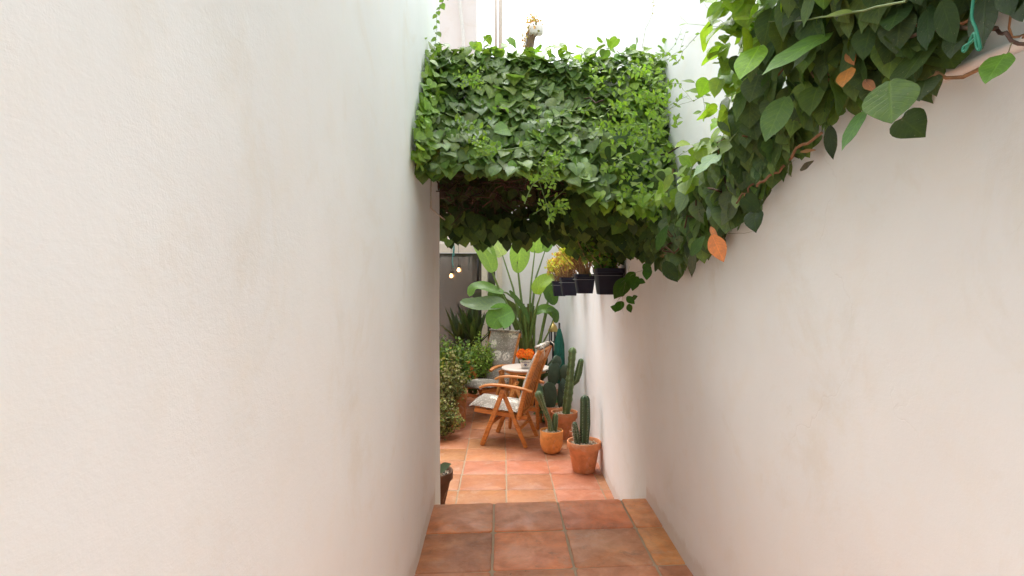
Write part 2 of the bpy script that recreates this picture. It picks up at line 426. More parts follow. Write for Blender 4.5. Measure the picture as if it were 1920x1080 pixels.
slab(g2, [(-.43, 3.586), (1.0, 3.586+skew*1.4), (1.0, 3.93+skew*1.4), (-.43, 3.93)], .0, SZ*.5)
tag(g2.build('landing_base', M_grout, smooth=False), 'mortar bed and hidden lower step of the landing', kind='structure')

# courtyard floor
mb = MB(); q = 1000; X0 = -.368; PX = .411; PY = .401; Y0 = 4.99
for i in range(-9, 4):
    for j in range(-3, 12):
        x0, x1 = X0+PX*i, X0+PX*(i+1); y0, y1 = Y0+PY*j, Y0+PY*(j+1)
        r1 = random.Random(q); k = r1.uniform(.86, 1.1); tone = (k*r1.uniform(.97, 1.05), k*r1.uniform(.93, 1.1), k*r1.uniform(.88, 1.15))
        if x0 > .8: x1 = min(x1, 1.05)
        dx = .02*math.sin(j*.9+i)*0.2
        tile(mb, [(x0+dx, y0), (x1+dx, y0), (x1+dx, y1), (x0+dx, y1)], .004, tone, .005, .012, q); q += 1
cf = mb.build('courtyard_floor', M_courtfl); tag(cf, 'terracotta tiled courtyard floor with pale grout', kind='structure'); autosmooth(cf, 50)
g3 = MB(); g3.add([(-4.2, 3.5, 0), (1.1, 3.5, 0), (1.1, 9.9, 0), (-4.2, 9.9, 0)], [(0, 1, 2, 3)])
tag(g3.build('floor_grout', M_grout2), 'pale grout bed of the courtyard floor', kind='structure')

# walls: plan polyline extruded with gentle lime-washed unevenness
def wall(name, path, height, thick, side, mat, label, amp=.006, step=.06, z0=-.02, zs=None):
    """path: list of (x,y); face is on the path, body lies 'side' (+1 right / -1 left of the walking direction)"""
    P = [Vector(p) for p in path]; pts = []; nr = []
    for a, b in zip(P[:-1], P[1:]):
        n = max(1, int((b-a).length/step))
        for i in range(n): pts.append(a+(b-a)*i/n)
    pts.append(P[-1]); K = len(pts)
    for i in range(K):
        d = (pts[min(i+1, K-1)]-pts[max(i-1, 0)]).normalized(); nr.append(Vector((d.y, -d.x))*side)
    nz = max(2, int(height/.08)); mbw = MB(); vs = []; s = 0; ss = [0]
    for i in range(1, K): ss.append(ss[-1]+(pts[i]-pts[i-1]).length)
    for j in range(nz+1):
        z = z0+height*j/nz
        for i in range(K):
            d = wob(ss[i], z, .9, amp*1.6)+wob(ss[i]+9, z, 3.1, amp*.6)+wob(ss[i]+31, z, 8, amp*.22)
            p = pts[i]+nr[i]*d; vs.append((p.x, p.y, z))
    fs = []
    for j in range(nz):
        for i in range(K-1):
            a = j*K+i; f = (a, a+1, a+K+1, a+K); fs.append(f if side > 0 else f[::-1])
    mbw.add(vs, fs)
    # body: back, ends and top as a closed shell with the same end points
    B = len(vs); bk = []
    for z in (z0, z0+height):
        for i in range(K): p = pts[i]+nr[i]*thick; bk.append((p.x, p.y, z))
    mbw.v += bk; mbw.n += len(bk); mbw.c += [(1, 1, 1, 1)]*len(bk); mbw.uv += [(0, 0)]*len(bk)
    top = nz*K
    for i in range(K-1):
        mbw.f.append((B+i, B+i+1, B+K+i+1, B+K+i)); mbw.f.append((top+i, top+i+1, B+K+i+1, B+K+i))
    mbw.f.append(tuple([j*K for j in range(nz+1)]+[B+K, B])); mbw.f.append(tuple([j*K+K-1 for j in range(nz+1)]+[B+K+K-1, B+K-1]))
    o = mbw.build(name, mat); autosmooth(o, 40); recentre(o, (pts[0].x, pts[0].y, 0)); tag(o, label, 'wall'); return o
wall('rendered_wall', [(-.418, -1.1), (-.416, 3.94)], 4.15, .34, -1, M_left, 'long smooth white plaster wall filling the left side of the photo')
wall('rendered_wall', [(.914, -1.1), (.914, 3.2), (.918, 3.75), (.928, 4.1), (.94, 4.5), (.948, 5.0), (.95, 5.8), (.95, 9.62)], 4.8, .3, 1, M_right, 'white plaster wall on the right carrying the vine and the hanging pots', amp=.007)
wall('courtyard_wall', [(.947, 9.45), (-.10, 9.45)], 3.7, .2, 1, M_court, 'bright white wall behind the tall broad-leaved plant')
wall('courtyard_wall', [(-3.3, 3.6), (-3.3, 9.6)], 4.6, .2, -1, M_court, 'white wall closing off the far left of the courtyard')
wall('courtyard_wall', [(-.76, 3.7), (-3.5, 3.7)], 3.6, .2, -1, M_court, 'white wall behind the end of the left passage wall')
# house facade above the door
hb = MB()
hb.box((-2.25, 9.75, 2.35+2.4), (3.7, .5, 4.8)); hb.box((-4.0, 9.75, 1.18), (.2, .5, 2.34))
hb.box((-.25, 9.62, 1.18), (.28, .24, 2.34))
hs_ = hb.build('house', M_house, smooth=False)
hs_.location = (0, 0, 0); recentre(hs_, (-2.2, 9.75, 0)); tag(hs_, 'pale pinkish house front rising behind the green hedge', 'house')
pp = MB(); pp.tube([at(858, -80, 9.42), at(862, 10, 9.42), at(868, 60, 9.42), at(869, 95, 9.42), at(869, 200, 9.42)], .028, 8)
tag(pp.build('drainpipe', M_white, hs_), None); hs_.children[0].matrix_parent_inverse = hs_.matrix_world.inverted()
hs_.children[0].matrix_parent_inverse = Matrix.Translation((2.2, -9.75, 0))
led = MB(); led.box((-1.2, 9.44, 5.16), (1.6, .1, .05)); l_ = led.build('ledge', M_white, hs_, smooth=False); l_.matrix_parent_inverse = Matrix.Translation((2.2, -9.75, 0))

# glass door
D = Vector((-1.6, 9.42, 0)); dr = empty('glass_door', D, 'cream framed sliding glass door reflecting the yard, behind the dark plants', 'door')
f = MB()
xL, xR = at(800, 500, 9.4).x-1.6, at(938, 500, 9.4).x
zt = at(860, 474, 9.4).z; zt2 = at(860, 458, 9.4).z
f.box(((xL+xR)/2-D.x, .0, (zt+zt2)/2), (xR-xL, .14, zt2-zt))
xm0, xm1 = at(903, 500, 9.4).x, at(914, 500, 9.4).x
f.box(((xm0+xm1)/2-D.x, .0, zt/2), (xm1-xm0, .12, zt-.003))
xf = at(933, 500, 9.4).x
f.box((xf-D.x+.03, -.002, zt/2), (.09, .12, zt-.004))
f.box((xL-D.x+.05, 0, zt/2), (.1, .12, zt-.003)); f.box(((xL+xm0)/2-D.x, 0, .08), (xm0-xL-.06, .10, .16))
f.build('door_frame', M_cream, dr, smooth=False)
pn = MB(); pn.box(((xL+xm0)/2-D.x, .03, zt/2+.08), (xm0-xL-.005, .012, zt-.17)); pn.build('pane', M_glass, dr, smooth=False)
pn = MB(); pn.box(((xm1+xf)/2-D.x-.005, .04, zt/2), (xf-xm1-.03, .012, zt-.01)); pn.build('pane', M_glass, dr, smooth=False)
hd = MB(); hx = (xm0+xm1)/2-D.x; hd.tube([(xm0-D.x-.06, -.05, 1.75), (xm0-D.x-.06, -.05, 2.13)], .018, 8)
hd.build('inner_stile', M_dark, dr)
hd = MB(); hd.bar((hx+.09, -.09, 1.95), (hx+.09, -.09, 2.1), .022, .03); hd.build('handle', M_white, dr)

# ------------------------------------------------------------------ leaves
ST = np.array([0, .06, .22, .42, .62, .82, 1.0])
SHAPES = {
 'heart': (np.array([.16, .36, .50, .47, .36, .17, .0]), np.array([-.06, .0, .22, .42, .62, .82, 1.0])),
 'oval':  (np.array([.05, .16, .33, .42, .36, .20, .0]), ST),
 'lance': (np.array([.02, .08, .19, .24, .20, .10, .0]), ST),
 'lobed': (np.array([.10, .34, .46, .26, .30, .12, .0]), np.array([-.05, .06, .30, .44, .58, .80, 1.0])),
 'small': (np.array([.10, .3, .34, .2, .0]), np.array([0, .2, .5, .8, 1.0])),
}
def _fine(W, T, n):
    W = list(W); T = list(T); m = len(W)-1; w2, t2 = [], []
    for k in range(n+1):
        s_ = k/n*m; i = min(int(s_), m-1); f_ = s_-i; g = lambda L_, j: L_[max(0, min(m, j))]
        cr = lambda L_: .5*(2*g(L_, i)+(g(L_, i+1)-g(L_, i-1))*f_+(2*g(L_, i-1)-5*g(L_, i)+4*g(L_, i+1)-g(L_, i+2))*f_*f_+(3*g(L_, i)-g(L_, i-1)-3*g(L_, i+1)+g(L_, i+2))*f_**3)
        w2.append(max(0, cr(W))); t2.append(cr(T))
    w2[-1] = 0; return np.array(w2), np.array(t2)
for k_ in ('heart', 'oval', 'lance', 'lobed'): SHAPES[k_] = _fine(*SHAPES[k_], 10)
def add_leaf(mb, base, tipdir, normal, L, shape='heart', col=(.1, .2, .05), fold=.25, curl=.25, wave=.0, wk=1.0):
    W, T = SHAPES[shape]
    d = Vector(tipdir).normalized(); n = Vector(normal); n = (n-d*n.dot(d))
    if n.length < 1e-4: n = d.orthogonal()
    n.normalize(); s = d.cross(n); base = Vector(base)
    vs = []; uv = []; K = len(W); tw = random.uniform(-.12, .12)
    for i in range(K):
        t = float(T[i]); w_ = float(W[i])*L*wk
        c = base+d*(t*L*(1-.12*curl*max(t, 0)))-n*(curl*L*.5*max(t, 0)**2)
        mt = max(t, 0) if i else .03
        cm = base+d*(mt*L*(1-.12*curl*mt))-n*(curl*L*.5*mt**2)
        up = fold*w_; wv = math.sin(i*1.5)*wave*L
        if i == K-1: vs.append(cm); uv.append((0, 1))
        else:
            vs += [c-s*w_+n*(up+wv+tw*w_), cm, c+s*w_+n*(up-wv-tw*w_)]
            uv += [(-1, t), (0, t), (1, t)]
    fs = []
    for i in range(K-2):
        a = i*3; fs += [(a, a+1, a+4, a+3), (a+1, a+2, a+5, a+4)]
    a = (K-2)*3; fs += [(a, a+1, a+3), (a+1, a+2, a+3)]
    mb.add(vs, fs, col, uv)
def jitc(c, k=.18):
    f = 1+random.uniform(-k, k); return tuple(max(.004, x*f*(1+random.uniform(-k*.35, k*.35))) for x in c)
def rv(s=1.0): return Vector((random.gauss(0, s), random.gauss(0, s), random.gauss(0, s)))
def lerp(a, b, t): return tuple(x+(y-x)*t for x, y in zip(a, b))
def inpoly(x, y, poly):
    r_ = False; j = len(poly)-1
    for i in range(len(poly)):
        if (poly[i][1] > y) != (poly[j][1] > y) and x < (poly[j][0]-poly[i][0])*(y-poly[i][1])/(poly[j][1]-poly[i][1])+poly[i][0]: r_ = not r_
        j = i
    return r_
def wander(a, b, n, amp, sag=0):
    a = Vector(a); b = Vector(b); o = rv(9); pts = []
    for i in range(n+1):
        t = i/n; p = a.lerp(b, t); k = math.sin(math.pi*t)
        p = p+Vector([noise.noise(o+Vector((t*3, j*5.1, 0)))*amp*(k+.15) for j in range(3)]); p.z -= sag*k
        pts.append(p)
    return pts

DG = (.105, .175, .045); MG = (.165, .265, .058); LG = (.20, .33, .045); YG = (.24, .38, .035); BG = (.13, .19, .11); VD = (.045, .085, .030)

# --- hedge: vine curtain over the end of the passage
H0 = Vector((.2, 3.6, 2.4))
hedge = empty('hedge', H0, 'thick green curtain of heart-leaved creeper bridging the passage overhead', 'hedge')
def hpart(mb, name, mat):
    o = mb.build(name, mat, hedge); o.matrix_parent_inverse = Matrix.Translation(-H0); return o
def hfront(x, v):
    """front surface of the curtain. v 0 bottom .. 1 top"""
    Y = 2.80+.50*v+.07*noise.noise(Vector((x*2.6, v*2.4, 1)))+.04*math.sin(v*3.1)
    Y += -.05*math.sin(math.pi*fitz((x+.4)/1.3, 0, 1))*0
    ztop = 3.15+.03*noise.noise(Vector((x*3, 7, 0)))-.05*math.exp(-((x-.45)/.25)**2)
    zbot = 2.36+.09*noise.noise(Vector((x*3.3, 2, 5)))
    if x > .3: zbot -= (x-.3)*.6
    return Vector((x, Y, zbot+(ztop-zbot)*v))
leafA, young = MB(), MB()
for i in range(3300):
    x = random.uniform(-.40, .90); v = random.random()**.92
    p = hfront(x, v); depth = abs(random.gauss(0, .085)); p.y += depth; p += rv(.012)
    if x > .5 and v < .6: p.y += .1*random.random()
    lime = fitz((x-.42)/.16, 0, 1)*fitz(.95-v*.25, 0, 1) if x > .4 else 0
    clump = noise.noise(Vector((x*4, v*5, 11)))
    nrm = Vector((0, -.55, 1.0))+rv(.30); tip = Vector((random.uniform(-.9, .9), -.8, -.75))+rv(.25)
    if v > .9: nrm = Vector((0, -.3, 1))+rv(.3); tip = Vector((random.uniform(-1, 1), -.8, random.uniform(-.7, -.15)))+rv(.15); p.z -= .02
    L = random.triangular(.045, .105, .075)*(1-.25*(depth > .1))
    if x < -.15: L *= .88
    if random.random() < lime*.75 and clump > -.25:
        c = jitc(lerp(LG, MG, random.random()*.6), .25)
        add_leaf(young, p-Vector((0, .02, 0)), tip, nrm, L*.8, random.choice(['heart', 'oval', 'lance', 'lobed']), c, .2, random.uniform(.0, .5), .02)
    else:
        base = lerp(lerp(DG, MG, random.random()), BG, .45*random.random())
        if v > .93: base = lerp(base, LG, .45*random.random())
        add_leaf(leafA, p, tip, nrm, L, 'heart' if random.random() < .85 else 'oval', jitc(base, .28), random.uniform(.05, .4), random.uniform(.05, .6), .015)
# top tufts and back slope
for i in range(1100):
    x = random.uniform(-.42, .93); Y = random.uniform(3.25, 4.9)
    zc = 3.12-.07*(Y-3.3)+.05*noise.noise(Vector((x*4, Y*3, 0)))+random.gauss(0, .03)
    base = lerp(MG, LG, random.random()**1.5*.8)
    add_leaf(leafA if random.random() < .6 else young, (x, Y, zc), Vector((random.uniform(-1, 1), random.uniform(-1, .6), random.uniform(-.6, .12))), Vector((0, -.2, 1))+rv(.35),
             random.uniform(.04, .08), 'heart', jitc(base, .25), .2, .4, .02)
# leaves spilling along the left wall
for i in range(260):
    v = random.random(); Y = 3.35-.62*(1-v)**1.0+random.gauss(0, .05); z = 3.12-.72*(1-v)+random.gauss(0, .03)
    add_leaf(leafA if random.random() < .7 else young, (-.40+abs(random.gauss(0, .03)), Y, z), Vector((.1, -.8, -.6))+rv(.4), Vector((.7, -.4, .5))+rv(.3), random.uniform(.035, .07), 'heart', jitc(lerp(MG, LG, random.random()*.6), .25), .2, .3)
# inner body: shaded layers above the passage
inner = MB()
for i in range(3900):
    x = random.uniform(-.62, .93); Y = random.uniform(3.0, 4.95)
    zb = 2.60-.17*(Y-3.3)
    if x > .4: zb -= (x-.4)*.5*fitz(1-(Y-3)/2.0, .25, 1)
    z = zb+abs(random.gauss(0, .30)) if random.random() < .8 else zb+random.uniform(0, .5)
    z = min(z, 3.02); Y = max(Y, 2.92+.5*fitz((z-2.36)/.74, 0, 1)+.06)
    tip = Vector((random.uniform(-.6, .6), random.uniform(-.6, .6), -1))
    add_leaf(inner, (x, Y, z), tip, Vector((random.uniform(-1, 1), -1, .4))+rv(.4), random.uniform(.06, .10), 'heart', jitc(lerp((.05, .035, .018), VD, random.random()**.6) if x < .45 else lerp((.03, .055, .02), DG, random.random()), .25), .2, .3)  # browns are dead leaves; greens at the right darkened to paint underside shade
for i in range(1500):        # unseen canopy extension, added to shade the left of the yard
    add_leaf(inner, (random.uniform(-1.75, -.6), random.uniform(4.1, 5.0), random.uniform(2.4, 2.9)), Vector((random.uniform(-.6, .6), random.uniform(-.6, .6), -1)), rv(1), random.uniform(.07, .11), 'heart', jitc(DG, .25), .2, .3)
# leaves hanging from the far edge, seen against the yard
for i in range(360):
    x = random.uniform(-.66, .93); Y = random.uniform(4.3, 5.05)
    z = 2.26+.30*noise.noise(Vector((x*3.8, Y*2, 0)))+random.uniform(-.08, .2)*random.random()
    add_leaf(inner, (x, Y, z), Vector((random.gauss(0, .25), random.gauss(0, .25), -1)), Vector((random.gauss(0, .5), -1, .2)), random.uniform(.075, .12), 'heart', jitc(lerp((.025, .05, .018), DG, random.random()**2), .25), .15, .2)  # silhouette darkness of the underside put into the leaf colour
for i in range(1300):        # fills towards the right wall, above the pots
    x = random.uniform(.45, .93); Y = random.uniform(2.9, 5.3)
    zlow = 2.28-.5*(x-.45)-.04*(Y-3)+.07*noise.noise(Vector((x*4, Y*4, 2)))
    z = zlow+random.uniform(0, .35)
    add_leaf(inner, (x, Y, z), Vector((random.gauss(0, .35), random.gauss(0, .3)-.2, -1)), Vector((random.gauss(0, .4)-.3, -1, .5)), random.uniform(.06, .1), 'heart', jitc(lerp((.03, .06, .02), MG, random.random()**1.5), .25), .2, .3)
# twigs
tw = MB()
BR = (.065, .036, .022)
for i in range(420):
    x = random.uniform(-.6, .9); Y = random.uniform(3.5, 4.9); a = Vector((x, Y, random.uniform(2.45, 2.8)))
    b = a+Vector((random.uniform(-.7, .7), random.uniform(-.7, .7), random.uniform(-.18, .15)))
    b.x = fitz(b.x, -.62, .93); b.z = fitz(b.z, 2.38, 2.9)
    tw.tube(wander(a, b, 8, .12), random.uniform(.002, .006), 5, jitc(BR, .3), False)
for i in range(260):          # hanging twigs under the left end
    x = random.uniform(-.6, -.05); Y = random.uniform(3.9, 4.8)
    a = Vector((x, Y, random.uniform(2.5, 2.75))); b = a+Vector((random.uniform(-.3, .4), random.uniform(-.2, .3), random.uniform(-.3, .02)))
    tw.tube(wander(a, b, 8, .12), random.uniform(.002, .005), 5, jitc(BR, .3), False)
for (x0, Y0_, x1, Y1) in ((-.6, 4.0, .93, 4.1), (-.6, 4.8, .93, 4.75), (-.1, 3.3, -.15, 4.9), (.55, 3.2, .5, 4.9)):
    tw.tube(wander((x0, Y0_, 2.66), (x1, Y1, 2.66), 12, .06), .013, 8, (.14, .08, .045))
hpart(leafA, 'foliage', M_leaf); tag(hpart(young, 'young_foliage', M_young), 'lime green young leaves at the right end')
hpart(inner, 'inner_foliage', mat_leaf('shaded_leaf', .6, .10, .3, spec=.2)); hpart(tw, 'branch', M_twig)  # less translucent copy of the leaf material, paints the shade inside the canopy
# green runners crossing the face of the curtain
rn = MB()
def runner(mb, lmb, pts, r0, col, leaves=12, L=.03, shape='lance', lc=LG, spread=.5):
    mb.tube(pts, [r0*(1-.7*i/(len(pts)-1)) for i in range(len(pts))], 5, col, False)
    for k in range(leaves):
        t = (k+.5)/leaves*(len(pts)-1); i = min(int(t), len(pts)-2); p = pts[i].lerp(pts[i+1], t-i)
        d = (pts[i+1]-pts[i]).normalized(); sd_ = d.cross(Vector((0, -1, .2))).normalized()*(1 if k % 2 else -1)
        add_leaf(lmb, p, d*.6+sd_*spread*1.6+rv(.15), Vector((0, -1, .5))+rv(.3), L*random.uniform(.7, 1.2), shape, jitc(lc, .2), .15, .3)
rl = MB()
GS = (.16, .24, .07)
for (a, b, Y) in (((1000, 400), (1300, 165), 2.9), ((900, 300), (1130, 190), 2.85), ((1030, 430), (1000, 180), 2.8), ((985, 380), (1080, 250), 2.75), ((1120, 290), (1110, 130), 2.95),
                  ((905, 240), (920, 310), 2.85), ((1160, 300), (1290, 180), 2.7), ((860, 240), (950, 200), 2.9), ((1230, 330), (1140, 230), 2.75), ((850, 200), (905, 290), 2.88)):
    runner(rn, rl, wander(at(a[0], a[1], Y), at(b[0], b[1], Y+.02), 14, .09), .0028, GS, 16, .035)
for i in range(60):          # feathery sprays in the lime patch
    px = random.gauss(1215, 35); py = random.gauss(215, 60); Y = 2.75+random.uniform(0, .12)
    a = at(px, py, Y); b = a+Vector((random.uniform(-.16, -.02), -.06, random.uniform(-.1, .03)))
    runner(rn, rl, wander(a, b, 6, .03, -.015), .0016, GS, 9, .032)
for (cx, cy) in ((1030, 300), (1015, 335), (880, 150), (1040, 390), (900, 270)):
    for i in range(9):
        a = at(cx, cy, 2.78); b = a+Vector((random.uniform(-.08, .08), -.04, random.uniform(-.07, .05)))
        runner(rn, rl, wander(a, b, 5, .02), .0014, GS, 8, .024)
hpart(rn, 'runner', M_stem); hpart(rl, 'runner_leaves', M_young)

# --- vine on the right wall
V0 = Vector((.9, 1.8, 2.0)); vine = empty('wall_vine', V0, 'large-leaved dark climbing vine hanging from the top of the right wall', 'vine')
def vpart(mb, name, mat):
    o = mb.build(name, mat, vine); o.matrix_parent_inverse = Matrix.Translation(-V0); return o
XW = .80
low_px = [(1150, 470), (1195, 500), (1250, 520), (1290, 492), (1335, 445), (1375, 400), (1400, 360), (1440, 330), (1490, 270), (1560, 235), (1640, 205), (1700, 175), (1735, 105), (1790, 55), (1860, 35), (1925, 15)]
up_px = [(1450, -30), (1435, 90), (1400, 180), (1375, 250), (1315, 330), (1215, 400)]
poly = [(atx(px, py, XW).y, atx(px, py, XW).z) for px, py in low_px]
poly += [(.35, 2.27), (.35, 3.1), (1.6, 3.2)] + [(atx(px, py, XW).y, atx(px, py, XW).z) for px, py in up_px]
big, bigy = MB(), MB()
cnt = 0
while cnt < 3300:
    Y = random.uniform(.35, 3.9); z = random.uniform(1.5, 3.2)
    if not inpoly(Y, z-.075, poly): continue
    cnt += 1
    # distance to the lower edge, along z
    k = 0
    while k < 20 and inpoly(Y, z-.075-k*.04, poly): k += 1
    e = k*.04
    x = .90-random.random()**.8*(.06+(.20-.11*fitz((Y-1.6)/.5, 0, 1))*fitz(e/.35, 0, 1))
    upper = fitz((z-2.13-.3*fitz((2.7-Y)/1.2, 0, 1))/.22, 0, 1)*fitz((Y-1.15)/.4, 0, 1)
    tip = Vector((random.uniform(-.45, .1), random.uniform(-.65, .35), -1))+rv(.15)
    nrm = Vector((-.75, -.5, .55))+rv(.55)
    L = random.triangular(.055, .125, .085)
    if Y < 1.2: L *= .9
    if Y > 2.5: L *= .85
    if upper > .1 and random.random() < upper:
        c = jitc(lerp(MG, YG, random.random()), .2)
        add_leaf(bigy, (x-.04, Y, z), Vector((-.5, -.3, -.7))+rv(.35), Vector((-.4, -.4, .9))+rv(.4), L*.8, random.choice(['oval', 'lance', 'heart', 'lobed']), c, random.uniform(.1, .35), random.uniform(0, .5), .02)
    else:
        c = lerp(VD, DG, random.random()) if random.random() < .7 else lerp(DG, MG, random.random())
        c = lerp(c, (.055, .085, .05), .35)
        if 2.0 < Y < 3.0 and z > 1.9 and random.random() < .4: c = lerp(c, BG, .8)
        add_leaf(big, (x, Y, z), tip, nrm, L, random.choice(['oval', 'lance', 'heart', 'lance', 'lobed', 'oval']), jitc(c, .25), random.uniform(.05, .3), random.uniform(-.1, .6), .02, random.uniform(.75, 1.1))
vpart(big, 'foliage', M_leafb); tag(vpart(bigy, 'young_foliage', M_young), 'yellow-green young leaves at the upper end')
# individually placed leaves the photograph shows: (px,py base) (px,py tip) X, width factor, colour
sg = MB()
def leafpx(mb, a, b, X, wk, col, nrm=(-.8, -.6, .3), shape='oval', curl=.15, fold=.12):
    if a[0] > 1730 and X < .73: X = .79; col = tuple(q_*.6 for q_ in col)
    if col[1] > col[0]: col = (col[0]*.72, col[1]*.95, col[2]*.5)
    Ym = atx((a[0]+b[0])/2, (a[1]+b[1])/2, X).y; wk *= (.8 if a[0] < 1700 else .62); A = at(a[0], a[1], Ym+.02); B = at(b[0], b[1], Ym-.02); add_leaf(mb, A, B-A, nrm, (B-A).length, shape, col, fold, curl, .015, wk)
leafpx(sg, (1668, 150), (1672, 232), .70, 1.35, (.10, .14, .06), curl=0, fold=.04)
leafpx(sg, (1745, 78), (1678, 165), .71, 1.15, (.085, .115, .055), (-.95, -.3, -.15), curl=.05)
leafpx(sg, (1690, 222), (1735, 256), .76, 1.3, (.05, .065, .035), shape='heart')
leafpx(sg, (1735, 150), (1722, 186), .77, 1.3, (.04, .05, .03), shape='heart')
leafpx(sg, (1886, 100), (1846, 150), .74, .85, (.12, .2, .06))
leafpx(sg, (1395, 370), (1428, 400), .78, .9, (.035, .05, .028), shape='heart'); leafpx(sg, (1413, 398), (1416, 436), .78, 1.0, (.03, .045, .025), shape='heart')
leafpx(sg, (1560, 60), (1425, 130), .66, .5, (.13, .21, .09)); leafpx(sg, (1475, 180), (1432, 262), .68, .75, (.11, .16, .08), (-.7, -.7, .3))
leafpx(sg, (1740, 10), (1738, 95), .68, .7, (.05, .09, .04), (-.9, -.3, -.1), curl=0); leafpx(sg, (1765, 0), (1790, 85), .69, .8, (.075, .11, .05), (-.95, -.3, -.15), curl=.05); leafpx(sg, (1800, 50), (1780, 105), .70, .85, (.05, .07, .035))
leafpx(sg, (1850, -20), (1840, 92), .68, .85, (.045, .065, .035), (-.95, -.3, -.15), curl=.05); leafpx(sg, (1880, -40), (1900, 30), .66, .9, (.05, .08, .04), (-.95, -.3, -.15), curl=.05); leafpx(sg, (1925, -30), (1915, 40), .64, .9, (.04, .06, .03), (-.95, -.3, -.15), curl=.05)
leafpx(sg, (1622, 205), (1575, 278), .74, .4, (.12, .2, .13)); leafpx(sg, (1555, 235), (1560, 298), .78, .5, (.03, .035, .02))
leafpx(sg, (1500, 320), (1525, 300), .80, .6, (.06, .045, .03))
leafpx(sg, (1425, 85), (1385, 145), .64, 1.0, YG, (-.6, -.7, .5)); leafpx(sg, (1345, 290), (1295, 330), .70, .7, (.20, .28, .24), (-.3, -.5, 1), 'lobed')
leafpx(sg, (1245, 490), (1270, 530), .74, .9, (.035, .05, .03)); leafpx(sg, (1232, 470), (1250, 420), .72, .8, (.06, .1, .04))
leafpx(sg, (1295, 480), (1320, 440), .72, .9, (.05, .08, .035)); leafpx(sg, (1300, 470), (1295, 520), .76, .5, (.05, .05, .03))
# hanging spray under the pots' right
for (a, b) in (((1180, 520), (1150, 560)), ((1195, 518), (1185, 545)), ((1195, 525), (1210, 530)), ((1172, 550), (1152, 548)), ((1175, 556), (1190, 570)), ((1168, 565), (1152, 585)), ((1185, 560), (1195, 555)), ((1178, 570), (1183, 586)), ((1160, 580), (1145, 575)), ((1206, 495), (1222, 512)), ((1215, 500), (1212, 525)), ((1190, 510), (1172, 528))):
    leafpx(sg, a, b, .80, .95, jitc((.06, .12, .04), .2), (-.6, -1, .3))
vpart(sg, 'single_leaves', M_leafb)
# woody stems of the vine
vs_ = MB(); TAN = (.26, .14, .065)
def pxw(a, b, Xa, Xb, amp=.03, n=10): return wander(atx(a[0], a[1], Xa), atx(b[0], b[1], Xb), n, amp)
vs_.tube(pxw((1870, 55), (1935, 95), .80, .80, .012), .003, 7, (.10, .055, .04)); vs_.tube(pxw((1870, 55), (1500, 80), .8, .84), .004, 7, (.12, .07, .045))
for (a, b, r_, c) in (((1740, 150), (1880, 110), .0035, TAN), ((1900, 10), (1915, 75), .002, TAN), ((1700, 55), (1860, 5), .003, TAN), ((1560, 100), (1680, 60), .003, TAN), ((1540, 250), (1480, 300), .004, (.25, .13, .06)),
                      ((1500, 190), (1600, 130), .003, TAN), ((1420, 350), (1470, 310), .004, (.25, .12, .06)), ((1380, 380), (1420, 340), .003, (.2, .1, .05))):
    vs_.tube(pxw(a, b, .80, .84), r_, 6, c)
for i in range(170):
    Y = random.uniform(.5, 3.0); z = random.uniform(1.8, 3.0)
    if not inpoly(Y, z, poly): continue
    a = Vector((random.uniform(.76, .89), Y, z)); b = a+Vector((random.uniform(-.08, .03), random.uniform(-.35, .35), random.uniform(-.05, .25))); b.x = min(b.x, .895)
    vs_.tube(wander(a, b, 6, .06), random.uniform(.0015, .004), 5, jitc(lerp(TAN, BR, random.random()), .25), False)
vpart(vs_, 'stem', M_twig)
dl = MB()
leafpx(dl, (1335, 440), (1357, 492), .74, .85, (.62, .23, .09), (-.4, -1, .2), curl=-.1); leafpx(dl, (1332, 425), (1345, 450), .75, .5, (.5, .2, .09)); leafpx(dl, (1592, 128), (1578, 160), .74, .8, (.45, .2, .05)); leafpx(dl, (1395, 365), (1422, 375), .82, .5, (.55, .25, .1))
leafpx(dl, (1620, 150), (1640, 170), .80, .6, (.5, .25, .15)); leafpx(dl, (1590, 95), (1600, 120), .78, .6, (.5, .22, .1)); leafpx(dl, (1500, 285), (1530, 280), .84, .4, (.35, .2, .1))
tag(vpart(dl, 'dry_leaves', M_dryleaf), 'withered orange and brown leaves')
tl = MB()
TG = (.20, .22, .13)
def ten(pts, r0=.0016, leaves=0, L=.02, lc=MG, X=.80, col=TG):
    w_ = [atx(x, y, X) for x, y in pts]; P_ = []
    for i in range(len(w_)-1):
        for k in range(4): P_.append(w_[i].lerp(w_[i+1], k/4)+rv(.0012))
    P_.append(w_[-1]); tn = MB(); runner(tn, tl, P_, r0, col, leaves, L, 'lance', lc); vpart(tn, 'tendril', M_stem)
ten([(1700, 0), (1600, 25), (1490, 40), (1400, 42), (1345, 50), (1290, 45), (1275, 30)], .0022, 3, .05, MG, .70, (.2, .27, .1)); ten([(1365, 50), (1330, 20), (1310, -5)], .0012, 0, .02, MG, .72)
ten([(1350, 50), (1310, 65), (1280, 95), (1275, 115)], .0015, 8, .02, MG, .72); ten([(1275, 160), (1300, 190), (1325, 175), (1345, 160)], .0012, 4, .02, MG, .75)
ten([(1250, 205), (1290, 192), (1335, 175)], .0012, 2, .03, MG, .78); ten([(1318, 178), (1305, 165), (1302, 150)], .001, 3, .05, MG, .75); ten([(1318, 180), (1320, 205), (1310, 215)], .001, 2, .04, MG, .75)
ten([(1240, 110), (1265, 85), (1280, 50)], .0012, 7, .015, MG, .86); ten([(1245, 115), (1275, 95), (1287, 55)], .0010, 6, .02, MG, .86); ten([(1205, 90), (1210, 55), (1222, 30), (1225, 5), (1220, -5)], .0014, 14, .012, (.3, .25, .15), .90, (.25, .2, .14))
ten([(1260, 300), (1285, 285), (1320, 262)], .0015, 3, .02, MG, .76); ten([(1180, 500), (1172, 530), (1165, 570), (1170, 590)], .0012, 0, .02, MG, .81)
